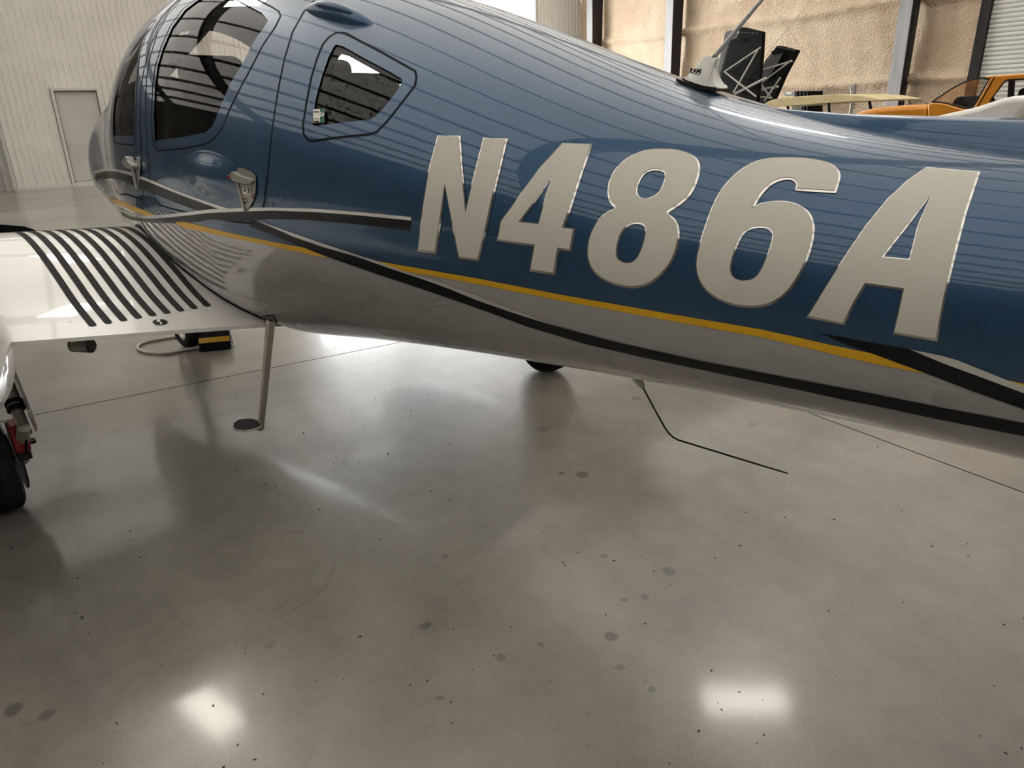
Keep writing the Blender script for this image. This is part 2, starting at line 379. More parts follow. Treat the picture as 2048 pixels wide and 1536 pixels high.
# walk door
door = tag(empty('door_1', (WALL_X, (DY0 + DY1) / 2, 0)), 'pale flush steel walk door in the ribbed white wall', 'door', kind='structure')
dw = (DY1 - DY0) / 2
for lo_, hi_ in (((-.05, -dw, 0), (.10, -dw + .07, DZ)), ((-.05, dw - .07, 0), (.10, dw, DZ)), ((-.05, -dw + .07, DZ - .08), (.10, dw - .07, DZ))): MB().box(lo_, hi_).build('door_frame', M['frame_paint'], door, bevel=.008)
MB().box((-.10, -dw, 0), (-.06, dw, DZ)).build('door_gap_shade', M['dark_trim'], door)  # dark sheet standing in for shade in the gap around the leaf
leaf = MB().box((-.045, -dw + .084, .13), (-.012, dw - .084, DZ - .095)).build('door_leaf', M['door_paint'], door)
MB().box((-.02, -dw + .07, .0), (.06, dw - .07, .10)).box((-.045, -dw + .10, .10), (.02, dw - .07, .118)).build('threshold', M['frame_paint'], door)
kn = MB(); kn.lathe([(0, .06), (.022, .055), (.026, .04), (.012, .02), (.03, .005), (.03, 0)], (-.005, -dw + .15, 1.05), 'x', 14); kn.build('door_knob', M['steel'], leaf, True)
# opening jambs and the post in the opening
fr = MB().box((WALL_X - .3, OPEN_Y0 - .1, 0), (WALL_X + .1, OPEN_Y0, OPEN_Z)).box((WALL_X - .3, OPEN_Y1, 0), (WALL_X + .1, OPEN_Y1 + .05, OPEN_Z)).box((WALL_X - .3, OPEN_Y0, OPEN_Z - .02), (WALL_X + .1, OPEN_Y1, OPEN_Z + .12))
tag(fr.build('trim_2', M['frame_paint']), 'pale steel frame around the wide open hangar doorway', 'trim', kind='structure')
tag(MB().box((WALL_X - .28, 9.95, 0), (WALL_X - .02, 10.28, OPEN_Z - .02)).build('trim_3', M['grey_steel'], bevel=.01), 'grey post standing in the open hangar doorway', 'trim', kind='structure')
# foam wall with girt ridges
random.seed(4)
def foam_wall(x0, x1, z0, z1, name, label):
    nx, nz = int((x1 - x0) / .11), int((z1 - z0) / .075)
    vs, fs = [], []
    for j in range(nz + 1):
        z = z0 + (z1 - z0) * j / nz
        for i in range(nx + 1):
            x = x0 + (x1 - x0) * i / nx
            d = .03 * math.sin(x * 1.7 + 1.1 * math.sin(z * 2.1)) * math.sin(z * 1.3 + .7 * math.sin(x * .9)) + .012 * math.sin(x * 9.3 + 2 * math.sin(z * 1.9)) + random.uniform(-.009, .009)
            for gz in (.45, 2.05, 3.77, 5.5):
                zz = z - gz - .03 * math.sin(x * 1.3 + gz)
                d += .10 * math.exp(-(zz / .10) ** 4)
            for cx in COLS:
                d -= .05 * math.exp(-((x - cx) / .35) ** 2)
            vs.append((x, WALL_Y - d, z))
    for j in range(nz):
        for i in range(nx):
            a = j * (nx + 1) + i; fs.append((a, a + 1, a + nx + 2, a + nx + 1))
    return tag(MB().add(vs, fs).build(name, M['foam'], smooth=True, sharp=180), label, 'wall', kind='structure')
COLS = [-21.75, -17.85, -10.35, -2.6, 5.2]
foam_wall(WALL_X, -8.95, 0, ROOF_Z, 'wall_right', 'tan spray-foamed wall behind the dark columns')
foam_wall(-4.3, 16, 0, ROOF_Z, 'wall_right_far', 'tan spray-foamed wall right of the roller door')
MB_hdr = foam_wall(-8.95, -4.3, 4.4, ROOF_Z, 'wall_right_header', 'tan spray foam above the white roller door')
# rod bracing on the foam wall
def wallpt(px, py, off=.16): return tuple(on_y(px, py, WALL_Y - off))
brace = tag(empty('cross_brace', wallpt(1590, 80)), 'thin crossed brace rods in front of the foam wall', 'brace', kind='structure')
for k, (a, b) in enumerate((((1480, -75), (1692, 222)), ((1700, -95), (1500, 150)))):
    w0 = np.array(brace.location)
    MB().tube([tuple(np.array(wallpt(*a, .16 + .03 * k)) - w0), tuple(np.array(wallpt(*b, .16 + .03 * k)) - w0)], .008, 6).build('rod', M['cream'], brace)
# columns
names = ['grey steel column nearest the ribbed wall corner', 'grey steel column left of the white antenna', 'grey steel column behind the orange airplane', 'grey steel column right of the roller door', 'grey steel column at the near end of the foam wall']
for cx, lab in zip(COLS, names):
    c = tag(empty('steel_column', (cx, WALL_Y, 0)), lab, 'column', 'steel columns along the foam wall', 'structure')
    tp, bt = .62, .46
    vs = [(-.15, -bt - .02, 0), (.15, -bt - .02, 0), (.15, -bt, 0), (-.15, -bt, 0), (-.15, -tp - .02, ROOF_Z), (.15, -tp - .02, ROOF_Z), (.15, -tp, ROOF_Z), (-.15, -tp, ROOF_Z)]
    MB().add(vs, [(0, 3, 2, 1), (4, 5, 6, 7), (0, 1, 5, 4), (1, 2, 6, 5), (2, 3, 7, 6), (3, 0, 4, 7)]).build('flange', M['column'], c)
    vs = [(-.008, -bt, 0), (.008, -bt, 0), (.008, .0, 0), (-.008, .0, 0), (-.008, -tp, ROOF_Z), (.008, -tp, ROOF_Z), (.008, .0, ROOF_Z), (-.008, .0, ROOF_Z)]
    MB().add(vs, [(0, 3, 2, 1), (4, 5, 6, 7), (0, 1, 5, 4), (1, 2, 6, 5), (2, 3, 7, 6), (3, 0, 4, 7)]).build('web', M['dark_trim'], c)  # near-black web carries the shaded side of the grey column in its colour
    if abs(cx + 10.35) < .1:
        MB().tube([(.10, -.30, 0), (.10, -.36, ROOF_Z)], .02, 8).build('conduit', M['dark_trim'], c)
# roller door
rd = tag(empty('door_2', (-6.6, WALL_Y, 0)), 'white slatted roller door at the right end of the foam wall', 'door', kind='structure')
prof = [(0, 0), (-.018, .012), (-.022, .045), (-.018, .078), (0, .09)]
sm = MB().add([(sx, .02 + y, z) for sx in (-2.16, 2.16) for y, z in prof], [(i, i + 1, 6 + i, 5 + i) for i in range(4)]).mesh('roller_slat')
sm.materials.append(M['slat']); sm.polygons.foreach_set('use_smooth', [True] * len(sm.polygons))
for k in range(48):
    o = bpy.data.objects.new('slat', sm); COL.objects.link(o); o.parent = rd; o.location = (0, 0, .02 + .09 * k)
MB().box((-2.35, -.10, 0), (-2.15, .06, 4.5)).box((2.15, -.10, 0), (2.3, .06, 4.5)).box((-2.35, -.10, 4.36), (2.3, .06, 4.5)).build('guide_rail', M['dark_trim'], rd)
# other walls and the roof
tag(MB().box((16, NEAR_Y, 0), (16.2, WALL_Y + .2, ROOF_Z)).build('wall_back', M['wall_dull']), 'dull steel wall behind the photographer', 'wall', kind='structure')
tag(MB().box((WALL_X, NEAR_Y - .2, 0), (16.2, NEAR_Y, ROOF_Z)).build('wall_near', M['wall_dull']), 'dull steel side wall on the near side of the hangar', 'wall', kind='structure')
tag(MB().add([(WALL_X - .3, NEAR_Y - .2, ROOF_Z), (16.2, NEAR_Y - .2, ROOF_Z), (16.2, WALL_Y + .3, ROOF_Z), (WALL_X - .3, WALL_Y + .3, ROOF_Z)], [(0, 3, 2, 1)]).build('ceiling', M['roof']), 'tan hangar ceiling with an added translucent glow that lights the room', 'ceiling', kind='structure')
tag(MB().box((WALL_X - .3, WALL_Y + .12, 0), (16.2, WALL_Y + .3, ROOF_Z)).build('wall_right_skin', M['grey_steel']), 'outer steel skin behind the foam wall', 'wall', kind='structure')
pm = MB().box((-19.5, -.035, -.2), (19.5, .035, 0)).mesh('purlin'); pm.materials.append(M['purlin'])
proot = tag(empty('ceiling_frame', (0, 0, ROOF_Z)), 'dark roof purlins and rafters under the tan ceiling', 'roof frame', kind='structure')
for k in range(22):
    o = bpy.data.objects.new('purlin', pm); COL.objects.link(o); o.parent = proot; o.location = (-3.5, -10.2 + 1.3 * k, 0)
for cx in COLS[1:] + [12.8]:
    MB().box((cx - .1, NEAR_Y, -.62), (cx + .1, WALL_Y, -.2)).build('rafter', M['purlin'], proot)
tag(MB().box((-120, -80, -.4), (WALL_X - .05, 90, -.03)).build('apron', M['apron']), 'sunlit concrete apron outside the open doorway', 'ground', kind='structure')

# high-bay lamps
LAMPS = [(-5.04, 7.02, 55), (-9.26, .40, 20)]
WHERE = ['ceiling lamp above the far side of the blue airplane', 'ceiling lamp above the airplane nose']
LLAB = ['white high-bay ' + w for w in WHERE]
for (lx, ly, a), lab in zip(LAMPS, LLAB):
    l = tag(empty('ceiling_lamp', (lx, ly, 6.5), math.radians(a)), lab, 'lamp', 'high-bay ceiling lamps')
    MB().box((-.62, -.24, .02), (.62, .24, .09)).build('housing', M['lamp_housing'], l, bevel=.01)
    for s in (-1, 1): MB().box((-.6, s * .12 - .10, 0), (.6, s * .12 + .10, .02)).build('diffuser', M['lamp'], l)
    for s_ in (-1, 1): MB().tube([(.4 * s_, 0, .09), (.4 * s_, 0, ROOF_Z - 6.5)], .006, 6).build('hanger', M['darkmetal'], l)

# ------------------------------------------------------------------ the blue airplane (airplane frame: x aft, y starboard, z up, origin under the lens)
YC = 1.74
ORG = np.array([-3.45, YC, 0.0])
plane = tag(empty('airplane', tuple(RZ @ ORG), THETA), 'blue and white low-wing airplane lettered N486A filling the foreground', 'airplane')
ST = np.array([[-6.7, 1.215, 1.05, .066], [-6.45, 1.335, 1.045, .153], [-6.05, 1.6, 1.01, .26], [-5.6, 1.748, .921, .343], [-5.1, 1.845, .814, .433], [-4.5, 2.006, .706, .553],
               [-3.9, 2.168, .64, .689], [-3.3, 2.203, .63, .783], [-2.7, 2.114, .688, .775], [-2.1, 1.966, .771, .695], [-1.5, 1.769, .838, .578], [-.95, 1.601, .88, .457],
               [-.4, 1.511, .906, .352], [.3, 1.473, .925, .265], [1.2, 1.464, .976, .19], [2.4, 1.454, 1.097, .102]])
ET, ZC = 2.1, .47
def ebx(x): return np.interp(x, [-5.1, -4.5, -3.7, -3.2, -2.7, -2.3], [2.3, 1.8, 1.75, 1.95, 2.4, 2.3])
_x = ST[:, 0]; _h = np.diff(_x); _n = len(_x)
_A = np.zeros((_n, _n)); _B = np.zeros((_n, _n)); _A[0, 0] = _A[-1, -1] = 1
for i in range(1, _n - 1):
    _A[i, i - 1], _A[i, i], _A[i, i + 1] = _h[i - 1], 2 * (_h[i - 1] + _h[i]), _h[i]
    _B[i, i - 1], _B[i, i], _B[i, i + 1] = 6 / _h[i - 1], -6 / _h[i - 1] - 6 / _h[i], 6 / _h[i]
_M2 = np.linalg.solve(_A, _B @ ST[:, 1:])
def section(x):
    x = np.clip(np.asarray(x, float), _x[0], _x[-1]); i = np.clip(np.searchsorted(_x, x) - 1, 0, _n - 2); hh = _h[i]
    a = ((_x[i + 1] - x) / hh)[..., None]; b = ((x - _x[i]) / hh)[..., None]; h2 = (hh * hh / 6)[..., None]
    r = a * ST[i, 1:] + b * ST[i + 1, 1:] + ((a ** 3 - a) * _M2[i] + (b ** 3 - b) * _M2[i + 1]) * h2
    return r[..., 0], r[..., 1], np.maximum(r[..., 2], .012)
def surf(x, ph):
    T, B, W = section(x); zc = B + ZC * (T - B); c, s = np.cos(ph), np.sin(ph)
    e = np.where(s > 0, ET, ebx(x)); k = (np.abs(c) ** e + np.abs(s) ** e) ** (-1 / e)
    return np.stack([np.asarray(x, float) + 0 * k, YC - W * c * k, zc + np.where(s > 0, T - zc, zc - B) * s * k], -1)
def snorm(x, ph):
    d = 1e-3
    a = surf(np.asarray(x) + d, ph) - surf(np.asarray(x) - d, ph); b = surf(x, np.asarray(ph) + d) - surf(x, np.asarray(ph) - d)
    n = np.cross(a, b); n /= np.linalg.norm(n, axis=-1, keepdims=True) + 1e-12
    out = surf(x, ph) - np.stack([np.asarray(x, float), YC + 0 * np.asarray(ph), np.asarray(section(x)[1] + ZC * (section(x)[0] - section(x)[1]))], -1)
    return n * np.sign((n * out).sum(-1, keepdims=True))
def implicit(P):
    T, B, W = section(P[..., 0]); zc = B + ZC * (T - B); dz = P[..., 2] - zc; up = dz > 0
    e = np.where(up, ET, ebx(P[..., 0])); v = ((np.abs(P[..., 1] - YC) / W) ** e + (np.abs(dz) / np.where(up, T - zc, zc - B)) ** e) ** (1 / e) - 1
    return np.where((P[..., 0] < _x[0]) | (P[..., 0] > _x[-1]), 9.0, v)
_ts = np.linspace(.7, 7.5, 700)
def skin(pts):
    """photograph pixels -> (station, angle) where that sight line meets the fuselage skin"""
    D = np.array([ray(px, py) for px, py in pts]); v = implicit(CAM + _ts[None, :, None] * D[:, None, :])
    hit = v < 0; any_ = hit.any(1); k = hit.argmax(1)
    hi = np.where(any_, _ts[k], _ts[v.argmin(1)]); lo = np.where(any_, _ts[np.maximum(k - 1, 0)], hi)
    for _ in range(26):
        m = (lo + hi) / 2; neg = implicit(CAM + m[:, None] * D) < 0
        hi = np.where(neg, m, hi); lo = np.where(neg, lo, m)
    P = CAM + hi[:, None] * D; T, B, W = section(P[:, 0]); zc = B + ZC * (T - B); dz = P[:, 2] - zc
    return np.stack([P[:, 0], np.arctan2(dz / np.where(dz > 0, T - zc, zc - B), (YC - P[:, 1]) / W)], 1)
def dens(poly, step, closed=True):
    poly = [np.array(p, float) for p in poly]; out = []
    n = len(poly)
    for i in range(n if closed else n - 1):
        a, b = poly[i], poly[(i + 1) % n]; k = max(1, int(math.ceil(np.linalg.norm(b - a) / step)))
        out += [a + (b - a) * j / k for j in range(k)]
    if not closed: out.append(poly[-1])
    return np.array(out)
def smoothpoly(poly, it=2):
    """Chaikin rounding of a closed loop"""
    p = np.array(poly, float)
    for _ in range(it):
        q = np.roll(p, -1, 0); p = np.stack([p * .75 + q * .25, p * .25 + q * .75], 1).reshape(-1, 2)
    return p
def inside(poly, q):
    poly = np.asarray(poly); q = np.asarray(q); r = np.zeros(len(q), bool); j = len(poly) - 1
    for i in range(len(poly)):
        (xi, yi), (xj, yj) = poly[i], poly[j]
        c = ((yi > q[:, 1]) != (yj > q[:, 1])) & (q[:, 0] < (xj - xi) * (q[:, 1] - yi) / (yj - yi + 1e-15) + xi); r ^= c; j = i
    return r
VS = .6
def cdt(loops, pts, lines=()):
    vs = []; es = []
    for lp, closed in [(l, True) for l in loops] + [(l, False) for l in lines]:
        n0 = len(vs); vs += [Vector((p[0], p[1] * VS)) for p in lp]; n = len(lp)
        es += [(n0 + i, n0 + (i + 1) % n) for i in range(n if closed else n - 1)]
    vs += [Vector((p[0], p[1] * VS)) for p in pts]
    r = delaunay_2d_cdt(vs, es, [], 0, 1e-7)
    V = np.array([(v.x, v.y / VS) for v in r[0]]); Fc = np.array([f for f in r[2] if len(f) == 3])
    return V, Fc
def surf_mesh(name, V, Fc, off, mats, parent, fmat=None, flip=False):
    P = surf(V[:, 0], V[:, 1]); Nn = snorm(V[:, 0], V[:, 1])
    o = off(V) if callable(off) else off
    P = P + Nn * (np.asarray(o)[..., None] if callable(off) else o) - ORG
    used = np.unique(Fc); mp = -np.ones(len(V), int); mp[used] = np.arange(len(used)); Fc = mp[Fc]; P = P[used]; Nn = Nn[used]
    a, b, c = P[Fc[:, 0]], P[Fc[:, 1]], P[Fc[:, 2]]
    bad = (np.cross(b - a, c - a) * Nn[Fc[:, 0]]).sum(1) < 0; Fc[bad] = Fc[bad][:, ::-1]
    me = bpy.data.meshes.new(name); me.from_pydata(P.tolist(), [], Fc.tolist())
    if fmat is not None: me.polygons.foreach_set('material_index', fmat.astype(int).tolist())
    me.polygons.foreach_set('use_smooth', [True] * len(me.polygons))
    if not callable(off): me.normals_split_custom_set_from_vertices([tuple(v) for v in (-Nn if flip else Nn)])
    return link(name, me, mats, parent)
def patch(name, outer, holes, off, m, parent, g=.03, step=9, uv=False):
    """a sheet on the skin bounded by pixel loops"""
    o = np.asarray(outer) if uv else skin(dens(outer, step)); hs = [np.asarray(h) if uv else skin(dens(h, step)) for h in holes]
    lo, hi = o.min(0), o.max(0)
    gx = np.arange(lo[0] + g / 2, hi[0], g); gp = np.arange(lo[1] + g / 2 / VS, hi[1], g / VS)
    q = np.array([(a, b) for a in gx for b in gp]).reshape(-1, 2)
    def ok(q):
        r = inside(o, q)
        for h in hs: r &= ~inside(h, q)
        return r
    if len(q):
        q = q[ok(q)]
        bp = np.vstack([o] + hs)
        if len(q): q = q[[(((bp - p) * (1, VS)) ** 2).sum(1).min() > (g * .3) ** 2 for p in q]]
    V, Fc = cdt([o] + hs, q)
    Fc = Fc[ok(V[Fc].mean(1))]
    return surf_mesh(name, V, Fc, off, m, parent)
def strip(name, line, w, off, m, parent, closed=False, step=8, uv=None):
    """a narrow ribbon along a pixel polyline, w metres wide"""
    u = skin(dens(line, step, closed)) if uv is None else np.asarray(uv)
    P = surf(u[:, 0], u[:, 1]); Nn = snorm(u[:, 0], u[:, 1])
    T = (np.roll(P, -1, 0) - np.roll(P, 1, 0)) if closed else np.gradient(P, axis=0)
    S = np.cross(Nn, T); S /= np.linalg.norm(S, axis=1, keepdims=True) + 1e-12
    P = P + Nn * off - ORG; n = len(P)
    vs = np.vstack([P - S * w / 2, P + S * w / 2]); fs = [(i, (i + 1) % n, n + (i + 1) % n, n + i) for i in range(n if closed else n - 1)]
    return MB().add(vs.tolist(), fs).build(name, m, parent, True, sharp=180)

# outlines read from the photograph
REAR_SEAM = [(681, 65), (671, 66), (658, 74), (646, 88), (634, 117), (622.5, 156), (613, 205), (606, 248), (607, 267.6), (616.6, 281), (628, 282), (677, 275), (741.6, 268.6), (755, 263), (775, 242), (804, 205), (829.5, 172), (833, 156), (830.5, 142.6), (814, 133), (765, 105.5), (716, 80), (693, 67)]
REAR_GLASS = [(672, 89), (667, 94), (656, 117), (644, 152), (632, 195), (625, 240), (626, 250), (634, 252), (677, 246), (740, 239), (749.5, 234), (765, 219), (794, 182), (804, 164), (803, 158), (785, 146.5), (726, 115), (687, 93)]
DOOR_SEAM = [(640, -22), (629, 0), (608, 23), (585, 64), (569, 117), (557, 176), (548, 234), (541, 293), (535, 352), (529, 404), (523, 425), (512, 440), (502, 446.6), (463, 443), (424, 435), (385, 427), (346, 418), (320, 411), (311, 401), (303, 375), (297, 336), (293, 293), (292, 239), (291.6, 202), (293, 155), (301, 111), (314, 68), (334, 32), (361.6, 0), (400, -30), (470, -70), (560, -75)]
DW_SEAM = [(315, 302), (308, 292), (305, 278), (303, 234), (305, 176), (310.6, 132), (322, 94), (340, 53), (366, 17.6), (390, 0), (420, -22), (455, -32), (490, -20), (516, 0), (542, 13), (558, 23), (561, 32), (551, 53), (527, 88), (504, 132), (480.5, 176), (460, 217), (445, 255), (428, 278), (410, 289), (366, 297)]
DW_GLASS = [(310, 281), (308, 234), (309.5, 176), (315, 132), (326, 96), (344, 55), (370, 20), (392, 3), (424, -16), (450, -20), (480.5, 3), (524, 26), (536, 41), (527, 56), (510, 79), (480.5, 135), (460, 167), (439.5, 217), (425, 252), (410, 265), (366, 274)]
HATCH_SEAM = [(217.5, 236), (217.5, 295), (220, 328), (225, 360), (231, 380), (239.5, 388.7), (254, 388), (267, 393), (285, 398.5), (287, 389), (284, 340), (282, 295), (280, 250), (282, 179), (288, 138), (300, 94), (318, 52), (342, 16), (356, 0)]
FW_SEAM = [(223, 236), (224, 262.5), (226.5, 279), (230.6, 286), (241, 288), (267, 291), (270.4, 287), (271.7, 262.5), (272, 230), (274, 163), (280, 106), (291.6, 73), (313, 39), (305, 44), (285, 66), (267, 89), (251, 118), (238, 148), (229, 180), (224.5, 210)]
FW_GLASS = [(226, 236), (226.5, 262), (228, 271), (241, 271.5), (267, 271.5), (268.5, 262), (269, 230), (271, 163), (277, 108), (289, 75), (304, 50), (285, 71), (268, 94), (254, 121), (241, 150), (232, 182), (227.5, 212)]
BOUND = [(205, 393), (215, 397), (241, 406), (274, 419), (311, 432), (346, 447), (400, 457), (460, 470), (524, 483), (608, 500), (655, 511), (754, 526), (800, 534), (946, 560), (1122, 594), (1350, 636), (1520, 665), (1700, 697), (1760, 712), (1900, 757), (2040, 812)]
uvb = skin(dens(BOUND, 30, False)); uvb = uvb[np.argsort(uvb[:, 0])]
ends = [(_x[0] + .01, uvb[0, 1] - .1), (uvb[0, 0] - .4, uvb[0, 1] - .03)], [(uvb[-1, 0] + .5, uvb[-1, 1] - .12), (_x[-1], uvb[-1, 1] - .12)]
uvb = np.vstack([ends[0], uvb, ends[1]])
def bound(x): return np.interp(x, uvb[:, 0], uvb[:, 1])
RG, DG, FG = (skin(dens(p, 7)) for p in (REAR_GLASS, DW_GLASS, FW_GLASS))
DOORU = skin(dens(DOOR_SEAM, 9)); HATCHU = skin(dens(HATCH_SEAM, 9))
def mir(u): return np.stack([u[:, 0], math.pi - u[:, 1]], 1)
def wspane(a0, a1):
    return np.array([(-5.0 - .10 * abs(math.cos(a)), a) for a in np.linspace(a0, a1, 14)] + [(-4.24 - .06 * abs(math.cos(a)), a) for a in np.linspace(a1, a0, 14)])
WSP, WSS = wspane(math.radians(40), math.radians(87)), wspane(math.radians(93), math.radians(140))
SFG = np.array([(-3.98, math.pi - .45), (-3.90, math.pi - .80), (-3.70, math.pi - 1.0), (-3.25, math.pi - .95), (-3.22, math.pi - .25), (-3.90, math.pi - .25)])
SFG = dens(SFG, .06)
OPENINGS = [RG, DG, FG, mir(RG), mir(DG), SFG, WSP, WSS]
def skin_points(x0, x1, gx, nph):
    xs_ = np.linspace(x0, x1, int((x1 - x0) / gx) + 1); ph = np.linspace(-math.pi / 2, 1.5 * math.pi, nph)
    return np.array([(a, b) for a in xs_ for b in ph])
def away(q, polys, d):
    bp = np.vstack(polys); keep = np.ones(len(q), bool)
    for p in bp: keep &= (((q - p) * (1, VS)) ** 2).sum(1) > d * d
    return q[keep]
q = skin_points(_x[0], _x[-1], .06, 129)
bl = np.stack([np.linspace(_x[0] + .012, _x[-1] - .012, 220), np.zeros(220)], 1); bl[:, 1] = bound(bl[:, 0])
edge = (np.abs(q[:, 0] - _x[0]) < 1e-6) | (np.abs(q[:, 0] - _x[-1]) < 1e-6) | (np.abs(q[:, 1] + math.pi / 2) < 1e-6) | (np.abs(q[:, 1] - 1.5 * math.pi) < 1e-6)
q = np.vstack([q[edge], away(q[~edge], OPENINGS + [DOORU, HATCHU, bl, mir(bl)], .012)])
V, Fc = cdt(OPENINGS + [DOORU, HATCHU], q, [bl, mir(bl)])
cen = V[Fc].mean(1)
hole = np.zeros(len(cen), bool)
for p in OPENINGS: hole |= inside(p, cen)
Fc, cen = Fc[~hole], cen[~hole]
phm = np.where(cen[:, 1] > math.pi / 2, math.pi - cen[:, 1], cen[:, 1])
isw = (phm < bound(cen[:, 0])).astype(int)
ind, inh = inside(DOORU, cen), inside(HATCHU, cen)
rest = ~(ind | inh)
fuse = surf_mesh('fuselage', V, Fc[rest], 0.0, [M['blue'], M['body_white_shaded']], plane, isw[rest])
cdoor = surf_mesh('cabin_door', V, Fc[ind], 0.0, [M['blue'], M['body_white_shaded']], plane, isw[ind])
hatch = surf_mesh('front_hatch', V, Fc[inh & ~ind], 0.0, [M['blue'], M['body_white_shaded']], plane, isw[inh & ~ind])
# lining of the cabin and nose cap
ql = skin_points(-5.5, -1.5, .10, 65)
ql = away(ql, OPENINGS, .02)
V2, F2 = cdt(OPENINGS, ql); c2 = V2[F2].mean(1); hole = np.zeros(len(c2), bool)
for p in OPENINGS: hole |= inside(p, c2)
surf_mesh('cabin_lining', V2, F2[~hole], -.035, M['interior'], plane, flip=True)
T0, B0, W0 = section(_x[0])
cap = MB().lathe([(0, -.10), (.03, -.085), (.055, -.05), (.075, 0)], (_x[0] - ORG[0], 0, 1.13), 'x', 24); cap.build('nose_cap', M['blue'], plane, True)
# window panes
patch('window_pane', DG, [], -.004, M['glass'], cdoor, uv=True)
patch('window_pane', FG, [], -.004, M['glass'], hatch, uv=True)
patch('window_pane', RG, [], -.004, M['tint_glass'], fuse, uv=True)
for u in (mir(DG), SFG, mir(RG)): patch('window_pane', u, [], -.004, M['glass'], fuse, uv=True)
patch('windshield', WSP, [], -.004, M['glass'], plane, uv=True)
patch('windshield', WSS, [], -.004, M['glass'], plane, uv=True)
patch('sun_visor', np.array([(-4.62, .95), (-4.2, .95), (-4.2, 1.53), (-4.62, 1.53)]), [], -.06, M['interior'], plane, uv=True)
# seams
strip('seam', DOOR_SEAM, .0055, .0009, M['seam'], cdoor, True)
strip('seam', DW_SEAM, .0055, .0009, M['seam'], cdoor, True)
strip('seam', HATCH_SEAM, .006, .0009, M['seam'], hatch)
strip('seam', FW_SEAM, .006, .0009, M['seam'], hatch, True)
strip('seam', REAR_SEAM, .0065, .0009, M['seam'], fuse, True)
strip('vent_seam', [(238.7, 192), (233, 193.7), (229.8, 203), (226.5, 228), (226.5, 243), (230, 258), (239.5, 260)], .004, -.002, M['seam'], hatch)
strip('cowl_seam', [(206, 234), (196, 262), (194, 290), (196, 325), (202, 352), (211, 385)], .005, .0009, M['seam'], fuse)
strip('cowl_seam', [(196, 241), (187.5, 265), (186, 296), (189, 330), (193, 350)], .005, .0009, M['seam'], fuse)

# stripes and registration
BLK = .0010
patch('yellow_stripe', [(345, 443), (368, 443), (460, 466), (524, 479), (589, 492), (608, 495), (647, 511), (657, 516), (623, 509.5), (578, 500), (524, 488), (460, 475), (400, 462.5), (368, 455.5)], [], BLK, M['yellow'], plane, g=.02)
patch('yellow_stripe', [(213, 393), (241, 401), (274, 414.5), (296, 423.5), (313, 430), (292, 431.5), (264, 420.5), (240, 410), (220, 399.5)], [], BLK, M['yellow'], plane, g=.02)
patch('yellow_stripe', [(754, 521.5), (800, 530), (946, 555), (1122, 589), (1350, 629), (1520, 658), (1600, 675.5), (1686, 695), (1760, 709), (1800, 722), (1858, 748), (1772, 732), (1686, 713), (1600, 692), (1520, 673.5), (1350, 643), (1122, 601), (946, 566), (860, 551), (812, 543), (780, 533)], [], BLK, M['yellow'], plane, g=.025)
patch('yellow_stripe', [(2018, 760), (2060, 770), (2110, 782), (2110, 800), (2060, 782)], [], BLK, M['yellow'], plane, g=.025)
patch('black_stripe', [(515, 442), (553, 458), (589, 474), (647, 494), (713.5, 513), (782, 537), (847, 558.5), (900, 578), (951, 599), (1023, 624), (1095, 647), (1232, 683.5), (1408, 722.5), (1564, 752.5), (1700, 778), (1743, 786), (1886, 815), (2048, 845), (2130, 860), (2130, 888), (2048, 871), (1886, 839.5), (1743, 809), (1700, 801), (1600, 779.5), (1486, 756), (1291, 715), (1173, 688), (1056, 653), (975, 623), (900, 596.5), (825, 571), (761, 550), (675, 520), (600, 492), (546, 470), (499, 452.5), (505, 446)], [], BLK * 1.6, M['black'], plane, g=.025)
patch('silver_stripe', [(505, 438.5), (550, 453), (589, 467), (653, 489), (718, 510.5), (750, 520.5), (812, 543), (860, 557.5), (900, 571), (960, 593), (1023, 618), (1075, 637), (1090, 645), (1060, 636), (1023, 624), (951, 599), (900, 578), (847, 558.5), (782, 537), (713.5, 513), (700, 509), (647, 494), (589, 474), (553, 458), (515, 442)], [], BLK * 1.3, M['silver'], plane, g=.02)
patch('black_stripe', [(1641.5, 666), (1714.6, 680), (1760, 688), (1818, 698), (1886, 726), (1960, 753), (2048, 786), (2130, 815), (2130, 850), (2048, 818), (1944, 781), (1852, 746), (1760, 712), (1686, 686)], [], BLK * 1.6, M['black'], plane, g=.025)
patch('silver_stripe', [(1819, 698), (1881, 710.5), (1915, 720), (1965, 740), (2015, 760), (2048, 771), (2130, 797), (2130, 815), (2048, 786), (1960, 753), (1886, 726)], [], BLK * 1.3, M['silver'], plane, g=.025)
patch('silver_stripe', [(233, 414), (264, 427), (288, 431.5), (313, 430), (340, 428), (365, 425.5), (420, 418.5), (460, 417), (494, 415.5), (546, 415), (632, 417.6), (718, 424), (823, 434), (823, 441), (718, 430.5), (632, 424), (546, 421), (494, 422.5), (460, 424), (420, 425.5), (365, 432), (340, 434.5), (313, 436.5), (288, 437), (264, 432.5), (240, 422)], [], BLK * 1.3, M['silver'], plane, g=.02)
patch('black_stripe', [(240, 422), (264, 432.5), (288, 437), (313, 436.5), (340, 434.5), (365, 432), (420, 425.5), (460, 424), (494, 422.5), (546, 421), (632, 424), (718, 430.5), (823, 441), (821, 461), (718, 449), (632, 441), (589, 439), (540, 438), (510, 441), (490, 444), (460, 443), (424, 438), (400, 443), (380, 445), (350, 445.5), (313, 446), (288, 444), (264, 440), (245, 431)], [], BLK, M['black'], plane, g=.02)
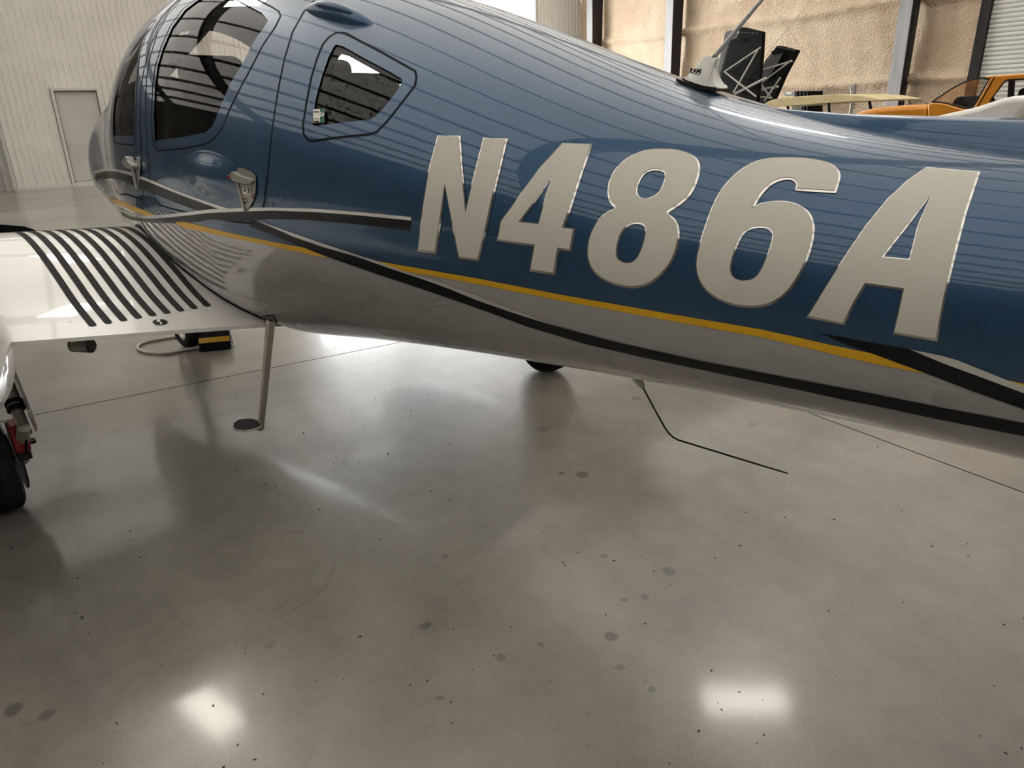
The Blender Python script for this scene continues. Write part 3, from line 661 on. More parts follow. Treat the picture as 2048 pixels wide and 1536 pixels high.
patch('silver_stripe', [(186, 343), (204, 338), (223, 337), (241, 339.5), (264, 345), (290, 355), (313, 364), (350, 380), (365, 386), (424, 407), (463, 419), (440, 418.5), (424, 412.5), (365, 391), (350, 385), (313, 370), (290, 361), (264, 351.5), (241, 345), (223, 342), (204, 343), (190, 348)], [], BLK * 1.3, M['silver'], plane, g=.02)
patch('black_stripe', [(190, 348), (204, 343), (223, 342), (241, 345), (264, 351.5), (290, 361), (313, 370), (350, 385), (365, 391), (424, 412.5), (438, 418), (420, 419), (396, 421.5), (350, 405), (313, 389), (290, 379), (264, 368), (241, 360), (223, 357), (204, 358), (192, 362)], [], BLK, M['black'], plane, g=.02)

def zoomed(x0, y0, s, pts): return [(x0 + a / s, y0 + b / s) for a, b in pts]
def offset_loop(p, d, shift=(0, 0)):
    p = np.array(p, float); a = np.roll(p, 1, 0); b = np.roll(p, -1, 0)
    e1 = p - a; e2 = b - p; e1 /= np.linalg.norm(e1, axis=1, keepdims=True) + 1e-9; e2 /= np.linalg.norm(e2, axis=1, keepdims=True) + 1e-9
    area = np.sum(p[:, 0] * b[:, 1] - b[:, 0] * p[:, 1]); sg = 1 if area > 0 else -1
    n1 = np.stack([e1[:, 1], -e1[:, 0]], 1) * sg; n2 = np.stack([e2[:, 1], -e2[:, 0]], 1) * sg
    m = n1 + n2; m /= np.linalg.norm(m, axis=1, keepdims=True) + 1e-9; k = np.clip((m * n1).sum(1), .45, 1)
    return (p + m * (d / k)[:, None] + np.array(shift)).tolist()
Z4 = lambda p: zoomed(800, 240, 3.4133, p)
Z5 = lambda p: zoomed(1350, 280, 2.934, p)
CH = [('registration_letter', 'cream letter N', Z4([(262, 113), (403, 115), (415, 300), (450, 632), (500, 420), (575, 128), (722, 135), (640, 480), (580, 750), (532, 948), (408, 932), (365, 720), (308, 435), (270, 700), (240, 898), (130, 882), (160, 600), (205, 330)]), [], 0),
      ('registration_numeral', 'cream numeral 4', Z4([(1110, 165), (1300, 170), (1220, 400), (1150, 620), (1108, 735), (1185, 745), (1160, 882), (1078, 870), (1048, 1040), (895, 1018), (925, 850), (672, 812), (695, 690), (820, 520), (960, 330)]), [Z4([(1040, 385), (925, 545), (812, 697), (949, 711), (1000, 520)])], 0),
      ('registration_numeral', 'cream numeral 8', Z4([(1760, 203), (1880, 205), (1975, 235), (2025, 275), (2038, 320), (2025, 400), (1985, 490), (1920, 560), (1800, 632), (1850, 660), (1890, 710), (1898, 780), (1885, 880), (1840, 980), (1770, 1060), (1700, 1110), (1620, 1132), (1540, 1130), (1430, 1100), (1340, 1045), (1295, 975), (1283, 890), (1300, 790), (1345, 700), (1400, 640), (1490, 600), (1440, 560), (1425, 500), (1430, 430), (1465, 350), (1530, 280), (1630, 225), (1700, 208)]),
       [Z4([(1755, 335), (1810, 350), (1818, 385), (1800, 450), (1765, 510), (1700, 545), (1640, 540), (1612, 510), (1610, 470), (1630, 410), (1660, 365), (1705, 340)]), Z4([(1610, 698), (1660, 705), (1685, 735), (1680, 790), (1655, 880), (1620, 950), (1575, 980), (1520, 975), (1480, 945), (1473, 900), (1485, 830), (1510, 760), (1555, 710)])], 1),
      ('registration_numeral', 'cream numeral 6', Z5([(600, 108), (740, 108), (860, 125), (930, 155), (960, 195), (958, 230), (936, 298), (936, 300), (934, 300), (714, 287), (713, 286), (713, 284), (722, 255), (690, 222), (630, 222), (560, 250), (505, 305), (470, 360), (446, 406), (446, 408), (448, 407), (470, 390), (530, 370), (610, 362), (690, 372), (750, 400), (790, 440), (810, 500), (805, 570), (785, 650), (750, 740), (700, 830), (640, 905), (570, 950), (490, 970), (420, 970), (340, 960), (250, 925), (190, 880), (150, 830), (128, 760), (130, 690), (155, 590), (190, 480), (240, 350), (300, 260), (370, 190), (450, 140), (530, 115)]),
       [Z5([(500, 505), (555, 515), (580, 550), (572, 600), (545, 680), (510, 760), (470, 815), (410, 828), (360, 820), (330, 790), (322, 750), (335, 690), (360, 610), (395, 545), (440, 515)])], 1),
      ('registration_letter', 'cream letter A', Z5([(1475, 168), (1775, 195), (1700, 420), (1640, 650), (1580, 900), (1530, 1165), (1290, 1125), (1345, 870), (1115, 838), (1050, 945), (985, 1070), (785, 1030), (870, 890), (990, 700), (1120, 510), (1250, 350), (1370, 240)]), [Z5([(1505, 315), (1360, 500), (1210, 690), (1378, 705), (1430, 500)])], 0)]
for nm, lab, outer, holes, rnd in CH:
    if rnd: outer = smoothpoly(outer, 2); holes = [smoothpoly(h, 2) for h in holes]
    ch = patch(nm, outer, holes, BLK * 2.6, M['cream'], plane, g=.025, step=8); ch['label'] = lab
    d = 2.2 if nm == 'registration_letter' and lab.endswith('N') else 2.6
    patch('chrome_outline', offset_loop(outer, d + .8, (.9, 1.6)), [offset_loop(h, -d, (.6, .6)) for h in holes], BLK * 1.8, M['chrome'], ch, g=.03, step=8)
# small marks
mark = patch('inspection_sticker', [(627.4, 218.7), (640.6, 218.7), (640.6, 245.5), (627.0, 245.5)], [], .0015, M['paper'], plane, g=.02)
patch('green_field', [(640.6, 218.7), (650.3, 218.7), (650, 245.5), (640.6, 245.5)], [], .0015, M['green'], mark, g=.02)
def skin_frame(px, py, dx=8):
    u = skin([(px, py), (px + dx, py), (px, py - dx)]); P = surf(u[:, 0], u[:, 1]); n = snorm(u[:, 0], u[:, 1])[0]
    return P[0] - ORG, P[1] - P[0], P[2] - P[0], n
p0, ex, ey, nn = skin_frame(645.3, 231)
ey = np.cross(nn, ex); place_text('lettering', '24', .019, p0 + nn * .004, ex, ey, M['paper'], mark, .0006)
for k, (yy, h) in enumerate(((222.5, 1.2), (225.3, .8), (238, .8), (242, 3))):
    patch('print_line', [(628.5, yy), (639.5, yy), (639.3, yy + h), (628.4, yy + h)], [], .0022, M['dark_trim'], mark, g=.02)
tagl = patch('warning_label', [(458, 371.2), (470.5, 371.8), (471, 383), (459, 382)], [], .0012, M['paper'], plane, g=.02)
for k in range(3): patch('print_line', [(459.5, 373.5 + 3 * k), (469.5, 374 + 3 * k), (469.7, 375.5 + 3 * k), (459.7, 375 + 3 * k)], [], .0018, M['orange_label'], tagl, g=.02)

# raised forms on the skin
def blister(name, cpx, rx, rp, h, m, parent, pw=2.0, aft=0.0, n=14):
    c = skin([cpx])[0]; rings = 16; vs = []; fs = []
    N = 40
    V = [(c[0], c[1])]; H = [h]
    for i in range(1, n + 1):
        r = i / n
        for k in range(N):
            a = 2 * math.pi * k / N; uu = math.cos(a) * r
            V.append((c[0] + rx * (uu + aft * uu * abs(uu)), c[1] + rp * math.sin(a) * r)); H.append(h * (1 - r ** 2) ** pw if r < 1 else -.002)
    V = np.array(V); P = surf(V[:, 0], V[:, 1]) + snorm(V[:, 0], V[:, 1]) * np.array(H)[:, None] - ORG
    for k in range(N): fs.append((0, 1 + k, 1 + (k + 1) % N))
    for i in range(n - 1):
        for k in range(N): a = 1 + i * N + k; b = 1 + i * N + (k + 1) % N; fs.append((a, a + N, b + N, b))
    return MB().add(P.tolist(), fs).build(name, m, parent, True, sharp=180)
blister('elbow_bulge', (420, 352), .20, .12, .022, M['blue'], cdoor, 2.0, .1)
hg = blister('hinge_fairing', (676, 29), .17, .055, .035, M['blue'], plane, .8)
blister('recess', (674, 31), .105, .028, .042, M['blue'], hg, .3)
blister('belly_fairing', (1014, 703), .06, .05, .004, M['body_white_shaded'], plane, .6)
# door handles: recessed shield plate with a lever
def raised(name, poly, off, m, parent, g=.02, thick=None):
    return patch(name, poly, [], off, m, parent, g=g, step=5)
hd = raised('door_handle', smoothpoly([(477.6, 335), (486, 335.6), (501, 341), (512, 348), (514, 355), (514, 368), (513, 383), (510, 398), (504, 410), (498, 419), (492, 423), (488, 412), (483.5, 393), (478.6, 373), (474.7, 360.5), (473, 349)], 1), .004, M['plate'], plane)
hd['label'] = 'shield-shaped door handle plate'
def slabskin(name, poly, o0, o1, m, parent, step=4):
    u = skin(dens(poly, step)); n = len(u); P = surf(u[:, 0], u[:, 1]); Nn = snorm(u[:, 0], u[:, 1])
    return MB().add((P + Nn * o0 - ORG).tolist() + (P + Nn * o1 - ORG).tolist(), [tuple(range(n)), tuple(range(2 * n - 1, n - 1, -1))] + [(i, (i + 1) % n, n + (i + 1) % n, n + i) for i in range(n)]).build(name, m, parent, bevel=.002)
slabskin('lever', smoothpoly([(470.5, 345), (478.6, 343), (486, 350.5), (500, 354.5), (512.5, 358.5), (514, 364), (508, 368.5), (496, 367), (476.5, 362.5), (471.5, 357)], 1), .004, .020, M['lever'], hd)
slabskin('plate_edge', [(476.5, 364), (479, 364.5), (484, 385), (489, 404), (493.5, 421), (491.5, 423), (487, 410), (481, 386)], .003, .009, M['lever'], hd)
slabskin('release_button', smoothpoly([(466.5, 350), (471, 350), (473, 357), (468, 358)], 2), .006, .022, M['red'], hd)
raised('placard', [(487.4, 371.2), (503, 372.2), (504, 389), (488.6, 387.2)], .0050, M['paper'], hd)
for gl in ([(489.5, 373.5), (495, 373.8), (494.5, 383), (491, 383.5), (489.5, 379), (493, 380), (493.5, 375.5), (489.5, 375.5)], [(497, 374), (502, 374.5), (502.4, 385.5), (497.5, 385), (497.5, 383), (500.5, 383), (500.5, 380.5), (497.5, 380), (497.3, 378), (500.5, 378.3), (500.3, 376.3), (497, 376)]):
    raised('print_line', gl, .0058, M['dark_trim'], hd)
raised('emblem', [(493 + 3.2 * math.cos(a), 401.5 + 6.5 * math.sin(a)) for a in np.linspace(0, 2 * math.pi, 18)[:-1]], .005, M['dark_trim'], hd)
raised('emblem', [(493.6 + 1.3 * math.cos(a), 400.5 + 2.2 * math.sin(a)) for a in np.linspace(0, 2 * math.pi, 12)[:-1]], .0058, M['paper'], hd)
raised('print_line', [(508.5, 387), (510.5, 389), (508, 398), (506.2, 396)], .005, M['red'], hd)
hd2 = raised('hatch_handle', [(268, 320), (282, 322), (282, 337), (281, 350), (279.5, 380), (275, 366), (271, 347), (267, 333)], .003, M['plate'], plane); hd2['label'] = 'narrow spike-shaped handle plate on the front hatch'
slabskin('lever', smoothpoly([(259, 323), (265, 312.5), (269, 314), (271, 324), (278, 328), (279.5, 335), (273, 338), (263, 333)], 1), .003, .03, M['lever'], hd2)
slabskin('plate_edge', [(268, 335), (271.5, 336), (280, 377), (278.5, 380), (273, 362)], .003, .012, M['lever'], hd2)

# ------------------------------------------------------------------ wings
UD = np.array([0, .12, .32, .55, .80, 1.02, 1.28, 1.52, 1.68, 1.76, 1.78]); UZ = np.array([.016, .040, .092, .178, .262, .302, .298, .252, .196, .145, .105])
LD = np.array([0, .4, .9, 1.35, 1.62, 1.74, 1.78]); LZ = np.array([0, -.004, -.004, .008, .035, .07, .105])
def cub(xa, ya, q):
    n = len(xa); m = np.gradient(ya, xa); i = np.clip(np.searchsorted(xa, q) - 1, 0, n - 2); h = xa[i + 1] - xa[i]; t = (q - xa[i]) / h
    return (2 * t ** 3 - 3 * t ** 2 + 1) * ya[i] + (t ** 3 - 2 * t ** 2 + t) * h * m[i] + (-2 * t ** 3 + 3 * t ** 2) * ya[i + 1] + (t ** 3 - t ** 2) * h * m[i + 1]
def wing_par(y):
    y = np.asarray(y, float)
    xt = np.where(y > .3, -2.74 - .27 * (1.17 - y), -2.975 - .07 * (.3 - y)); z0 = .80 + .085 * (1.17 - y); s = np.interp(y, [-4.6, .3, 1.5], [.55, .90, 1.03])
    return xt, z0, s
def wing_up(x, y):
    xt, z0, s = wing_par(y); return z0 + s * cub(UD, UZ, np.clip((xt - x) / s, 0, 1.78))
def wing_mesh(sign):
    ys = np.concatenate([np.linspace(1.55, .2, 28), np.linspace(.1, -4.6, 26)]); d_up = 1.78 * (1 - np.cos(np.linspace(0, math.pi, 46))) / 2; d_lo = d_up[::-1][1:]
    vs = []; fs = []
    for y in ys:
        xt, z0, s = wing_par(y)
        vs += [(xt - s * d, y, z0 + s * cub(UD, UZ, d)) for d in d_up] + [(xt - s * d, y, z0 + s * cub(LD, LZ, d)) for d in d_lo]
    m = len(d_up) + len(d_lo)
    for i in range(len(ys) - 1):
        for k in range(m): fs.append((i * m + k, i * m + (k + 1) % m, (i + 1) * m + (k + 1) % m, (i + 1) * m + k))
    fs += [tuple(range(m)), tuple((len(ys) - 1) * m + k for k in range(m))]
    v = np.array(vs) - ORG
    if sign < 0: v[:, 1] *= -1
    return MB().add(v.tolist(), fs)
wing = wing_mesh(1).build('wing', M['white'], plane, True, sharp=35)
wing_mesh(-1).build('wing', M['white'], plane, True, sharp=35)
def wing_cast(px, py):
    d = ray(px, py); t = np.linspace(1.5, 6, 3000); P = CAM + np.outer(t, d); k = np.nonzero(P[:, 2] < wing_up(P[:, 0], P[:, 1]))[0]
    return P[k[0]]
# nine grip strips
bots = [(187.5, 653), (220, 649), (250.5, 643), (281, 637), (309, 632), (338, 627), (366, 622.7), (392.6, 618), (417.5, 614)]
yb = [wing_cast(*b) for b in bots]; y_a, y_z = yb[0][1], yb[-1][1]; x_a, x_z = yb[0][0], yb[-1][0]
for k in range(9):
    yc = y_a + (y_z - y_a) * k / 8; xe = x_a + (x_z - x_a) * k / 8; hw = .0135
    xs_ = np.linspace(xe, -4.25, 40); prof = []
    for j, x in enumerate(xs_):
        w = hw * min(1, math.sqrt(max(0.0, 1 - (1 - min(1, (xe - x) / hw)) ** 2)) + .25)
        prof.append((x, w))
    prof = [(xe, hw * .45), (xe - hw * .35, hw * .85), (xe - hw, hw)] + [(x, hw) for x in np.linspace(xe - .03, -4.25, 40)]
    vs = [(x - ORG[0], yc - w - ORG[1], wing_up(x, yc - w) + .0016) for x, w in prof] + [(x - ORG[0], yc + w - ORG[1], wing_up(x, yc + w) + .0016) for x, w in prof]; n = len(prof)
    MB().add(vs, [(i, i + 1, n + i + 1, n + i) for i in range(n - 1)]).build('walkway_strip', M['grip'], wing, True, sharp=180)
def on_wing(name, pts, up, m, parent):
    P = [wing_cast(*p) for p in pts]; c = np.mean(P, 0); vs = [(*(c[:2] - ORG[:2]), wing_up(c[0], c[1]) + up)] + [(p[0] - ORG[0], p[1] - ORG[1], wing_up(p[0], p[1]) + up) for p in P]; n = len(P)
    return MB().add(vs, [(0, 1 + i, 1 + (i + 1) % n) for i in range(n)]).build(name, m, parent)
A36 = np.linspace(0, 2 * math.pi, 29)[:-1]
on_wing('step_marking', [(320.3 + 15 * math.cos(a), 645.2 + 6 * math.sin(a)) for a in A36], .002, M['black'], wing)
on_wing('footprint', [(317.5 + 3.6 * math.cos(a), 642.8 + 2.6 * math.sin(a)) for a in A36], .003, M['paper'], wing)
on_wing('footprint', [(322.2 + 2.2 * math.cos(a), 648.0 + 2.2 * math.sin(a)) for a in A36], .003, M['paper'], wing)
# dark gap where the wing meets the body
gap = []
for x in np.linspace(-4.45, -2.76, 60):
    ys = np.linspace(.9, 1.6, 400); P = np.stack([np.full(400, x), ys, wing_up(x, ys)], 1); k = np.nonzero(implicit(P) < 0)[0]
    if len(k): gap.append(P[k[0]])
MB().tube([tuple(p - ORG + np.array([0, -.004, .002])) for p in gap], .006, 6).build('root_seal', M['seam'], wing, True)

# ------------------------------------------------------------------ engine nacelles with their propellers
NX = np.array([-5.35, -5.25, -5.0, -4.6, -4.0, -3.4, -2.9, -2.5, -2.25, -2.18]); NW = np.array([.12, .22, .30, .355, .385, .385, .345, .23, .09, .02]); NT = np.array([1.12, 1.22, 1.30, 1.34, 1.30, 1.20, 1.06, .95, .88, .86]); NB = np.array([.86, .76, .70, .66, .645, .65, .68, .74, .80, .84])
def nacelle(sign):
    yc = .0; vs = []; fs = []; n = 48; st = np.linspace(NX[0], NX[-1], 60)
    for x in st:
        w, t, b = np.interp(x, NX, NW), np.interp(x, NX, NT), np.interp(x, NX, NB)
        w, t, b = cub(NX, NW, x), cub(NX, NT, x), cub(NX, NB, x)
        for k in range(n):
            a = 2 * math.pi * k / n; c, s = math.cos(a), math.sin(a); e = 2.5; q = (abs(c) ** e + abs(s) ** e) ** (-1 / e)
            vs.append((x, yc + w * c * q, (t + b) / 2 + (t - b) / 2 * s * q))
    for i in range(len(st) - 1):
        for k in range(n): fs.append((i * n + k, i * n + (k + 1) % n, (i + 1) * n + (k + 1) % n, (i + 1) * n + k))
    fs += [tuple(range(n)), tuple((len(st) - 1) * n + k for k in range(n))]
    v = np.array(vs) - ORG
    if sign < 0: v[:, 1] *= -1
    return MB().add(v.tolist(), fs).build('engine_nacelle', M['white'], plane, True, sharp=50)
def prop(parent, sign):
    yc = (0 - ORG[1]) * sign; c = np.array([-5.36 - ORG[0], yc, .99])
    sp = MB().lathe([(0, -.26), (.05, -.24), (.10, -.16), (.13, -.05), (.135, 0), (0, 0.01)], c, 'x', 28).build('spinner', M['white'], parent, True)
    for k in range(3):
        a = math.radians(-3 + 120 * k); vs = []
        u = np.array([0, math.cos(a) * sign, math.sin(a)]); w = np.array([0, -math.sin(a) * sign, math.cos(a)]); ax = np.array([1.0, 0, 0])
        for r, ch, tw, th in ((.08, .035, 55, .030), (.22, .055, 45, .024), (.45, .10, 32, .016), (.70, .095, 24, .011), (.88, .06, 20, .008), (.97, .012, 19, .004)):
            t = math.radians(tw); cd = w * math.cos(t) + ax * math.sin(t); nd = -w * math.sin(t) + ax * math.cos(t)
            for q in range(8):
                b = 2 * math.pi * q / 8; vs.append(c + ax * -.06 + u * r + cd * ch * math.cos(b) + nd * th * math.sin(b))
        fs = [(i * 8 + k2, i * 8 + (k2 + 1) % 8, i * 8 + 8 + (k2 + 1) % 8, i * 8 + 8 + k2) for i in range(5) for k2 in range(8)] + [tuple(range(8)), tuple(range(40, 48))]
        MB().add([tuple(v) for v in vs], fs).build('propeller_blade', M['black'], parent, True, sharp=70)
n1 = nacelle(1); prop(n1, 1); n2 = nacelle(-1)
# exhaust stub under the flap
ex0 = CAM + ray(147, 691) * 1.0
def at_y(px, py, y): d = ray(px, py); return CAM + d * (y / d[1])
e0, e1 = at_y(146, 690, .555), at_y(182, 692, .60)
stub = MB(); d = Vector(e1 - e0).normalized()
stub.tube([tuple(e0 - ORG), tuple(e1 - ORG)], .027, 22, caps=False).build('exhaust_stub', M['steel'], plane, True)
MB().tube([tuple(e0 + (e1 - e0) * .25 - ORG), tuple(e1 - ORG)], .024, 22, caps=False).tube([tuple(e0 - ORG + np.array([0, 0, .09])), tuple(e0 + (e1 - e0) * .3 - ORG)], .022, 12).build('exhaust_lining', M['alloy'], plane, True)

# ------------------------------------------------------------------ landing gear
def wheel(parent, c, r=.21, w=.16, inner=1):
    """tyre, rim, disc; inner: side (+y/-y) that faces the fuselage"""
    h = w / 2
    ty = MB().lathe([(r * .62, -h * .72), (r * .72, -h * .98), (r * .86, -h), (r * .95, -h * .86), (r * .985, -h * .6), (r * .985, -h * .1), (r * .962, -h * .07), (r * .962, h * .07), (r * .985, h * .1), (r * .985, h * .6), (r * .95, h * .86), (r * .86, h), (r * .72, h * .98), (r * .62, h * .72)], c, 'y', 56)
    t = ty.build('tyre', M['rubber'], parent, True, sharp=28)
    MB().lathe([(0, -h * .35), (r * .25, -h * .35), (r * .5, -h * .5), (r * .58, -h * .8), (r * .66, -h * .82), (r * .66, h * .82), (r * .58, h * .8), (r * .5, h * .5), (r * .25, h * .35), (0, h * .35)], c, 'y', 40).build('rim', M['alloy'], parent, True, sharp=35)
    return t
def main_gear(sign, cx, cy, name='main_gear'):
    g = empty(name, (cx - ORG[0], cy - ORG[1], 0), 0, plane)
    s = sign
    wheel(g, (0, 0, .21))
    MB().lathe([(.04, s * .100), (.135, s * .100), (.135, s * .108), (.04, s * .108), (.04, s * .100)], (0, 0, .21), 'y', 40).build('brake_disc', M['darkmetal'], g, True, sharp=30)
    cal = MB().box((.075, s * .085 if s > 0 else -.145, .30), (.185, s * .145 if s > 0 else -.085, .425)).build('brake_caliper', M['red'], g, bevel=.012)
    for k in range(3): MB().lathe([(0, 0), (.013, 0), (.013, .018), (.009, .022), (0, .022)] if s > 0 else [(0, 0), (.013, 0), (.013, -.018), (.009, -.022), (0, -.022)], (.10 + .03 * k, s * .145, .405 - .035 * k), 'y', 6).build('caliper_bolt', M['darkmetal'], cal)
    MB().box((.10, s * .09 if s > 0 else -.14, .262), (.175, s * .14 if s > 0 else -.09, .302)).build('pad_carrier', M['darkmetal'], g, bevel=.006)
    MB().tube([(.19, s * .12, .30), (.205, s * .13, .36), (.19, s * .13, .42), (.15, s * .14, .47), (.05, s * .14, .56)], .006, 8).build('brake_hose', M['black'], g, True)
    MB().tube([(-.22, s * .13, .90), (.185, s * .13, .50)], .030, 24).tube([(.185, s * .13, .50), (.25, s * .13, .435)], .022, 20).build('strut', M['steel'], g, True)
    MB().tube([(.160, s * .13, .525), (.172, s * .13, .513)], .034, 24).tube([(.180, s * .13, .505), (.190, s * .13, .495)], .034, 24).build('strut_collar', M['black'], g, True)
    MB().tube([(.25, s * .13, .435), (.0, s * .115, .21)], [.024, .034], 14).build('trailing_link', M['alloy'], g, True)
    P = [(-.30, .96), (-.20, .98), (.30, .455), (.24, .40)]
    y0 = s * .165
    MB().prism([(a, y0, b) for a, b in P], (0, s * .008, 0)).build('gear_door', M['white'], g, bevel=.002)
    return g
gw = ground(8, 1018); pw = np.linalg.inv(RZ) @ gw
main_gear(1, pw[0], pw[1])
gs = np.linalg.inv(RZ) @ ground(1093, 740)
main_gear(-1, gs[0], gs[1])
ng = empty('nose_gear', (-5.42 - ORG[0], 0, 0), 0, plane)
wheel(ng, (0, 0, .18), .18, .13)
MB().tube([(.02, 0, .36), (.10, 0, 1.1)], .035, 18).build('strut', M['steel'], ng, True)
for s in (-1, 1): MB().tube([(0, s * .085, .18), (.01, s * .085, .38), (.02, 0, .41)], .018, 10).build('fork', M['alloy'], ng, True)

# ------------------------------------------------------------------ boarding step, antennas
stp = empty('boarding_step', (-2.74 - ORG[0], 1.12 - ORG[1], 0), 0, plane)
so = np.array([-2.74, 1.12, 0])
top = skin([(541, 640)])[0]; tp = surf(top[0], top[1])
bt = CAM + ray(521, 858) * ((.335 - CAMH) / ray(521, 858)[2])
ax = Vector(bt - tp); axn = ax.normalized(); side = Vector((1, 0, 0)); side = (side - axn * side.dot(axn)).normalized(); oth = axn.cross(side)
w2, t2 = .021, .010
def bar(a, b, wa, wb, ta, tb):
    vs = []
    for p, w, t in ((a, wa, ta), (b, wb, tb)):
        p = Vector(p)
        vs += [p - side * w - oth * t * .3, p - side * w * .35 - oth * t, p + side * w * .75 - oth * t, p + side * w - oth * t * .2, p + side * w * .8 + oth * t, p - side * w * .6 + oth * t]
    n = 6
    return MB().add([tuple(v) for v in vs], [tuple(range(n)), tuple(range(n, 2 * n))] + [(i, (i + 1) % n, n + (i + 1) % n, n + i) for i in range(n)])
bar(tp - so, bt - so, .026, .017, .012, .010).build('leg', M['alloy'], stp, bevel=.003)
lip = bar(tp - so + np.array([.025, -.006, 0]), bt - so + np.array([.017, -.004, 0]), .003, .003, .010, .008).build('leg_edge', M['steel'], stp)
bkt = [(526, 632), (547, 632), (551, 640), (553, 652), (557, 660), (545, 662), (534, 660), (526, 645)]
slabskin('bracket', bkt, .001, .005, M['plate'], stp).location = tuple(ORG - so)
for bx in (530, 537, 544):
    b_ = slabskin('rivet', [(bx + 1.8 * math.cos(a), 641 + 1.8 * math.sin(a)) for a in A36[::4]], .004, .008, M['steel'], stp, 9); b_.location = tuple(ORG - so)
strip('bracket_gap', [(525, 645), (525.5, 632), (546, 631), (551, 639), (554, 651), (560, 658), (572, 661)], .006, .001, M['seam'], stp).location = tuple(ORG - so)
# tread: drop-shaped pad
zt_ = .365
pad = []
for a, b in ((525, 848), (518, 842), (505, 838), (490, 837.5), (476, 840), (466, 847), (465, 854), (472, 859.5), (490, 861), (508, 858), (520, 853)):
    r_ = ray(a, b); pad.append(CAM + r_ * ((zt_ - CAMH) / r_[2]) - so)
MB().prism(pad, (0, 0, -.010)).build('tread', M['alloy'], stp, bevel=.002)
cpad = np.mean(pad, 0)
MB().prism([cpad + (p - cpad) * .93 + np.array([0, 0, .001]) for p in pad], (0, 0, .002)).build('tread_grip', M['grip'], stp)
r_ = ray(508, 860)
MB().tube([tuple(bt - so + np.array([0, 0, .03])), tuple(bt - so)], .018, 14).build('foot_socket', M['alloy'], stp)

# dorsal fin, tail fin and tailplane
def ridge(x): return np.interp(x, [-1.05, -.9, -.7, -.3, .2, .8, 1.3, 2.5], [1.56, 1.59, 1.575, 1.56, 1.60, 1.80, 2.15, 2.95])
vs = []; fs = []; sx = np.linspace(-1.0, 2.35, 70); prof = [(-1, 0), (-.82, .10), (-.6, .22), (-.42, .42), (-.30, .66), (-.20, .88), (0, 1)]; prof = prof + [(-a, b) for a, b in prof[-2::-1]]
for x in sx:
    T, B, W = section(x); zr = float(ridge(x)); k = min(1.0, max(.05, (x + 1.0) / .6)); bw = min(.13, W * .75) * k; zb_ = T - .05 * (bw / .13) - .005
    vs += [(x, YC + a * bw, zb_ + (max(zr, T + .002) - zb_) * b) for a, b in prof]
m_ = len(prof)
for i in range(len(sx) - 1):
    for k in range(m_ - 1): fs.append((i * m_ + k, i * m_ + k + 1, (i + 1) * m_ + k + 1, (i + 1) * m_ + k))
fs.append(tuple((len(sx) - 1) * m_ + k for k in range(m_)))
MB().add((np.array(vs) - ORG).tolist(), fs).build('tail_fin', M['blue'], plane, True, sharp=60)
for s in (-1, 1):
    vs = []
    for y, x0, x1, t in ((0, 1.55, 2.35, .05), (1.6, 1.75, 2.3, .03)):
        vs += [(x0, s * y, 2.9), (x0 + .2, s * y, 2.9 + t), (x1, s * y, 2.9), (x0 + .2, s * y, 2.9 - t)]
    MB().add([(a - ORG[0], b, c) for a, b, c in vs], [(0, 1, 5, 4), (1, 2, 6, 5), (2, 3, 7, 6), (3, 0, 4, 7), (4, 5, 6, 7)]).build('tailplane', M['blue'], plane, True, sharp=60)

# top antenna with whip
def yc_pt(px, py, y=YC): return at_y(px, py, y) - ORG
bl_ = [(1366, 158), (1378, 152), (1389, 141), (1399, 127), (1407, 115), (1413, 111), (1424, 111.5), (1436, 115), (1437, 118), (1434, 127), (1433, 137), (1434, 147), (1437, 160), (1441, 170), (1447, 176.5), (1446, 179), (1425, 177), (1400, 171), (1375, 163)]
ant = empty('antenna', tuple(yc_pt(1405, 172)), 0, plane); ao = np.array(ant.location)
P = np.array([yc_pt(*p) for p in bl_]) - ao; zlo, zhi = P[:, 2].min(), P[:, 2].max(); n = len(P); th = .010 + .022 * ((zhi - P[:, 2]) / (zhi - zlo)) ** 3
cP = P.copy()
vs = [p + np.array([0, -t, 0]) for p, t in zip(P, th * .55)] + [p + np.array([0, t, 0]) for p, t in zip(P, th * .55)]
inner = P.mean(0) + (P - P.mean(0)) * .86
vs += [p + np.array([0, -t, 0]) for p, t in zip(inner, th)] + [p + np.array([0, t, 0]) for p, t in zip(inner, th)]
fs = [(i, (i + 1) % n, n + (i + 1) % n, n + i) for i in range(n)] + [(i, (i + 1) % n, 2 * n + (i + 1) % n, 2 * n + i) for i in range(n)] + [(n + i, n + (i + 1) % n, 3 * n + (i + 1) % n, 3 * n + i) for i in range(n)] + [tuple(range(2 * n, 3 * n)), tuple(range(3 * n, 4 * n))]
MB().add([tuple(v) for v in vs], fs).build('blade_base', M['antenna_white'], ant, True, sharp=50)
gk = [(1366, 157), (1400, 170), (1447, 177), (1447, 183), (1400, 177), (1366, 163)]
MB().prism([yc_pt(*p) - ao + np.array([0, -.032, 0]) for p in gk], (0, .064, 0)).build('gasket', M['darkmetal'], ant)
MB().tube([tuple(yc_pt(1428, 114) - ao), tuple(yc_pt(1522, 1) - ao), tuple(yc_pt(1590, -80) - ao)], [.0062, .0048, .004], 12).build('whip', M['antenna_white'], ant, True)
MB().tube([tuple(yc_pt(1427, 116) - ao), tuple(yc_pt(1431.5, 110.5) - ao)], .0085, 12).build('ferrule', M['steel'], ant, True)
c0, c1 = yc_pt(1407, 142.5) - ao, yc_pt(1424, 145.5) - ao
ey = np.array([0, 0, 1.0]); exx = np.array([1.0, 0, 0]) * (c1 - c0)[0] + np.array([0, 0, 1.0]) * (c1 - c0)[2] * .6
place_text('lettering', 'RAMI', .0145, c0 + np.array([0, -.036, .0]), exx, np.cross(np.array([0, -1, 0]), exx), M['black'], ant, .0008)
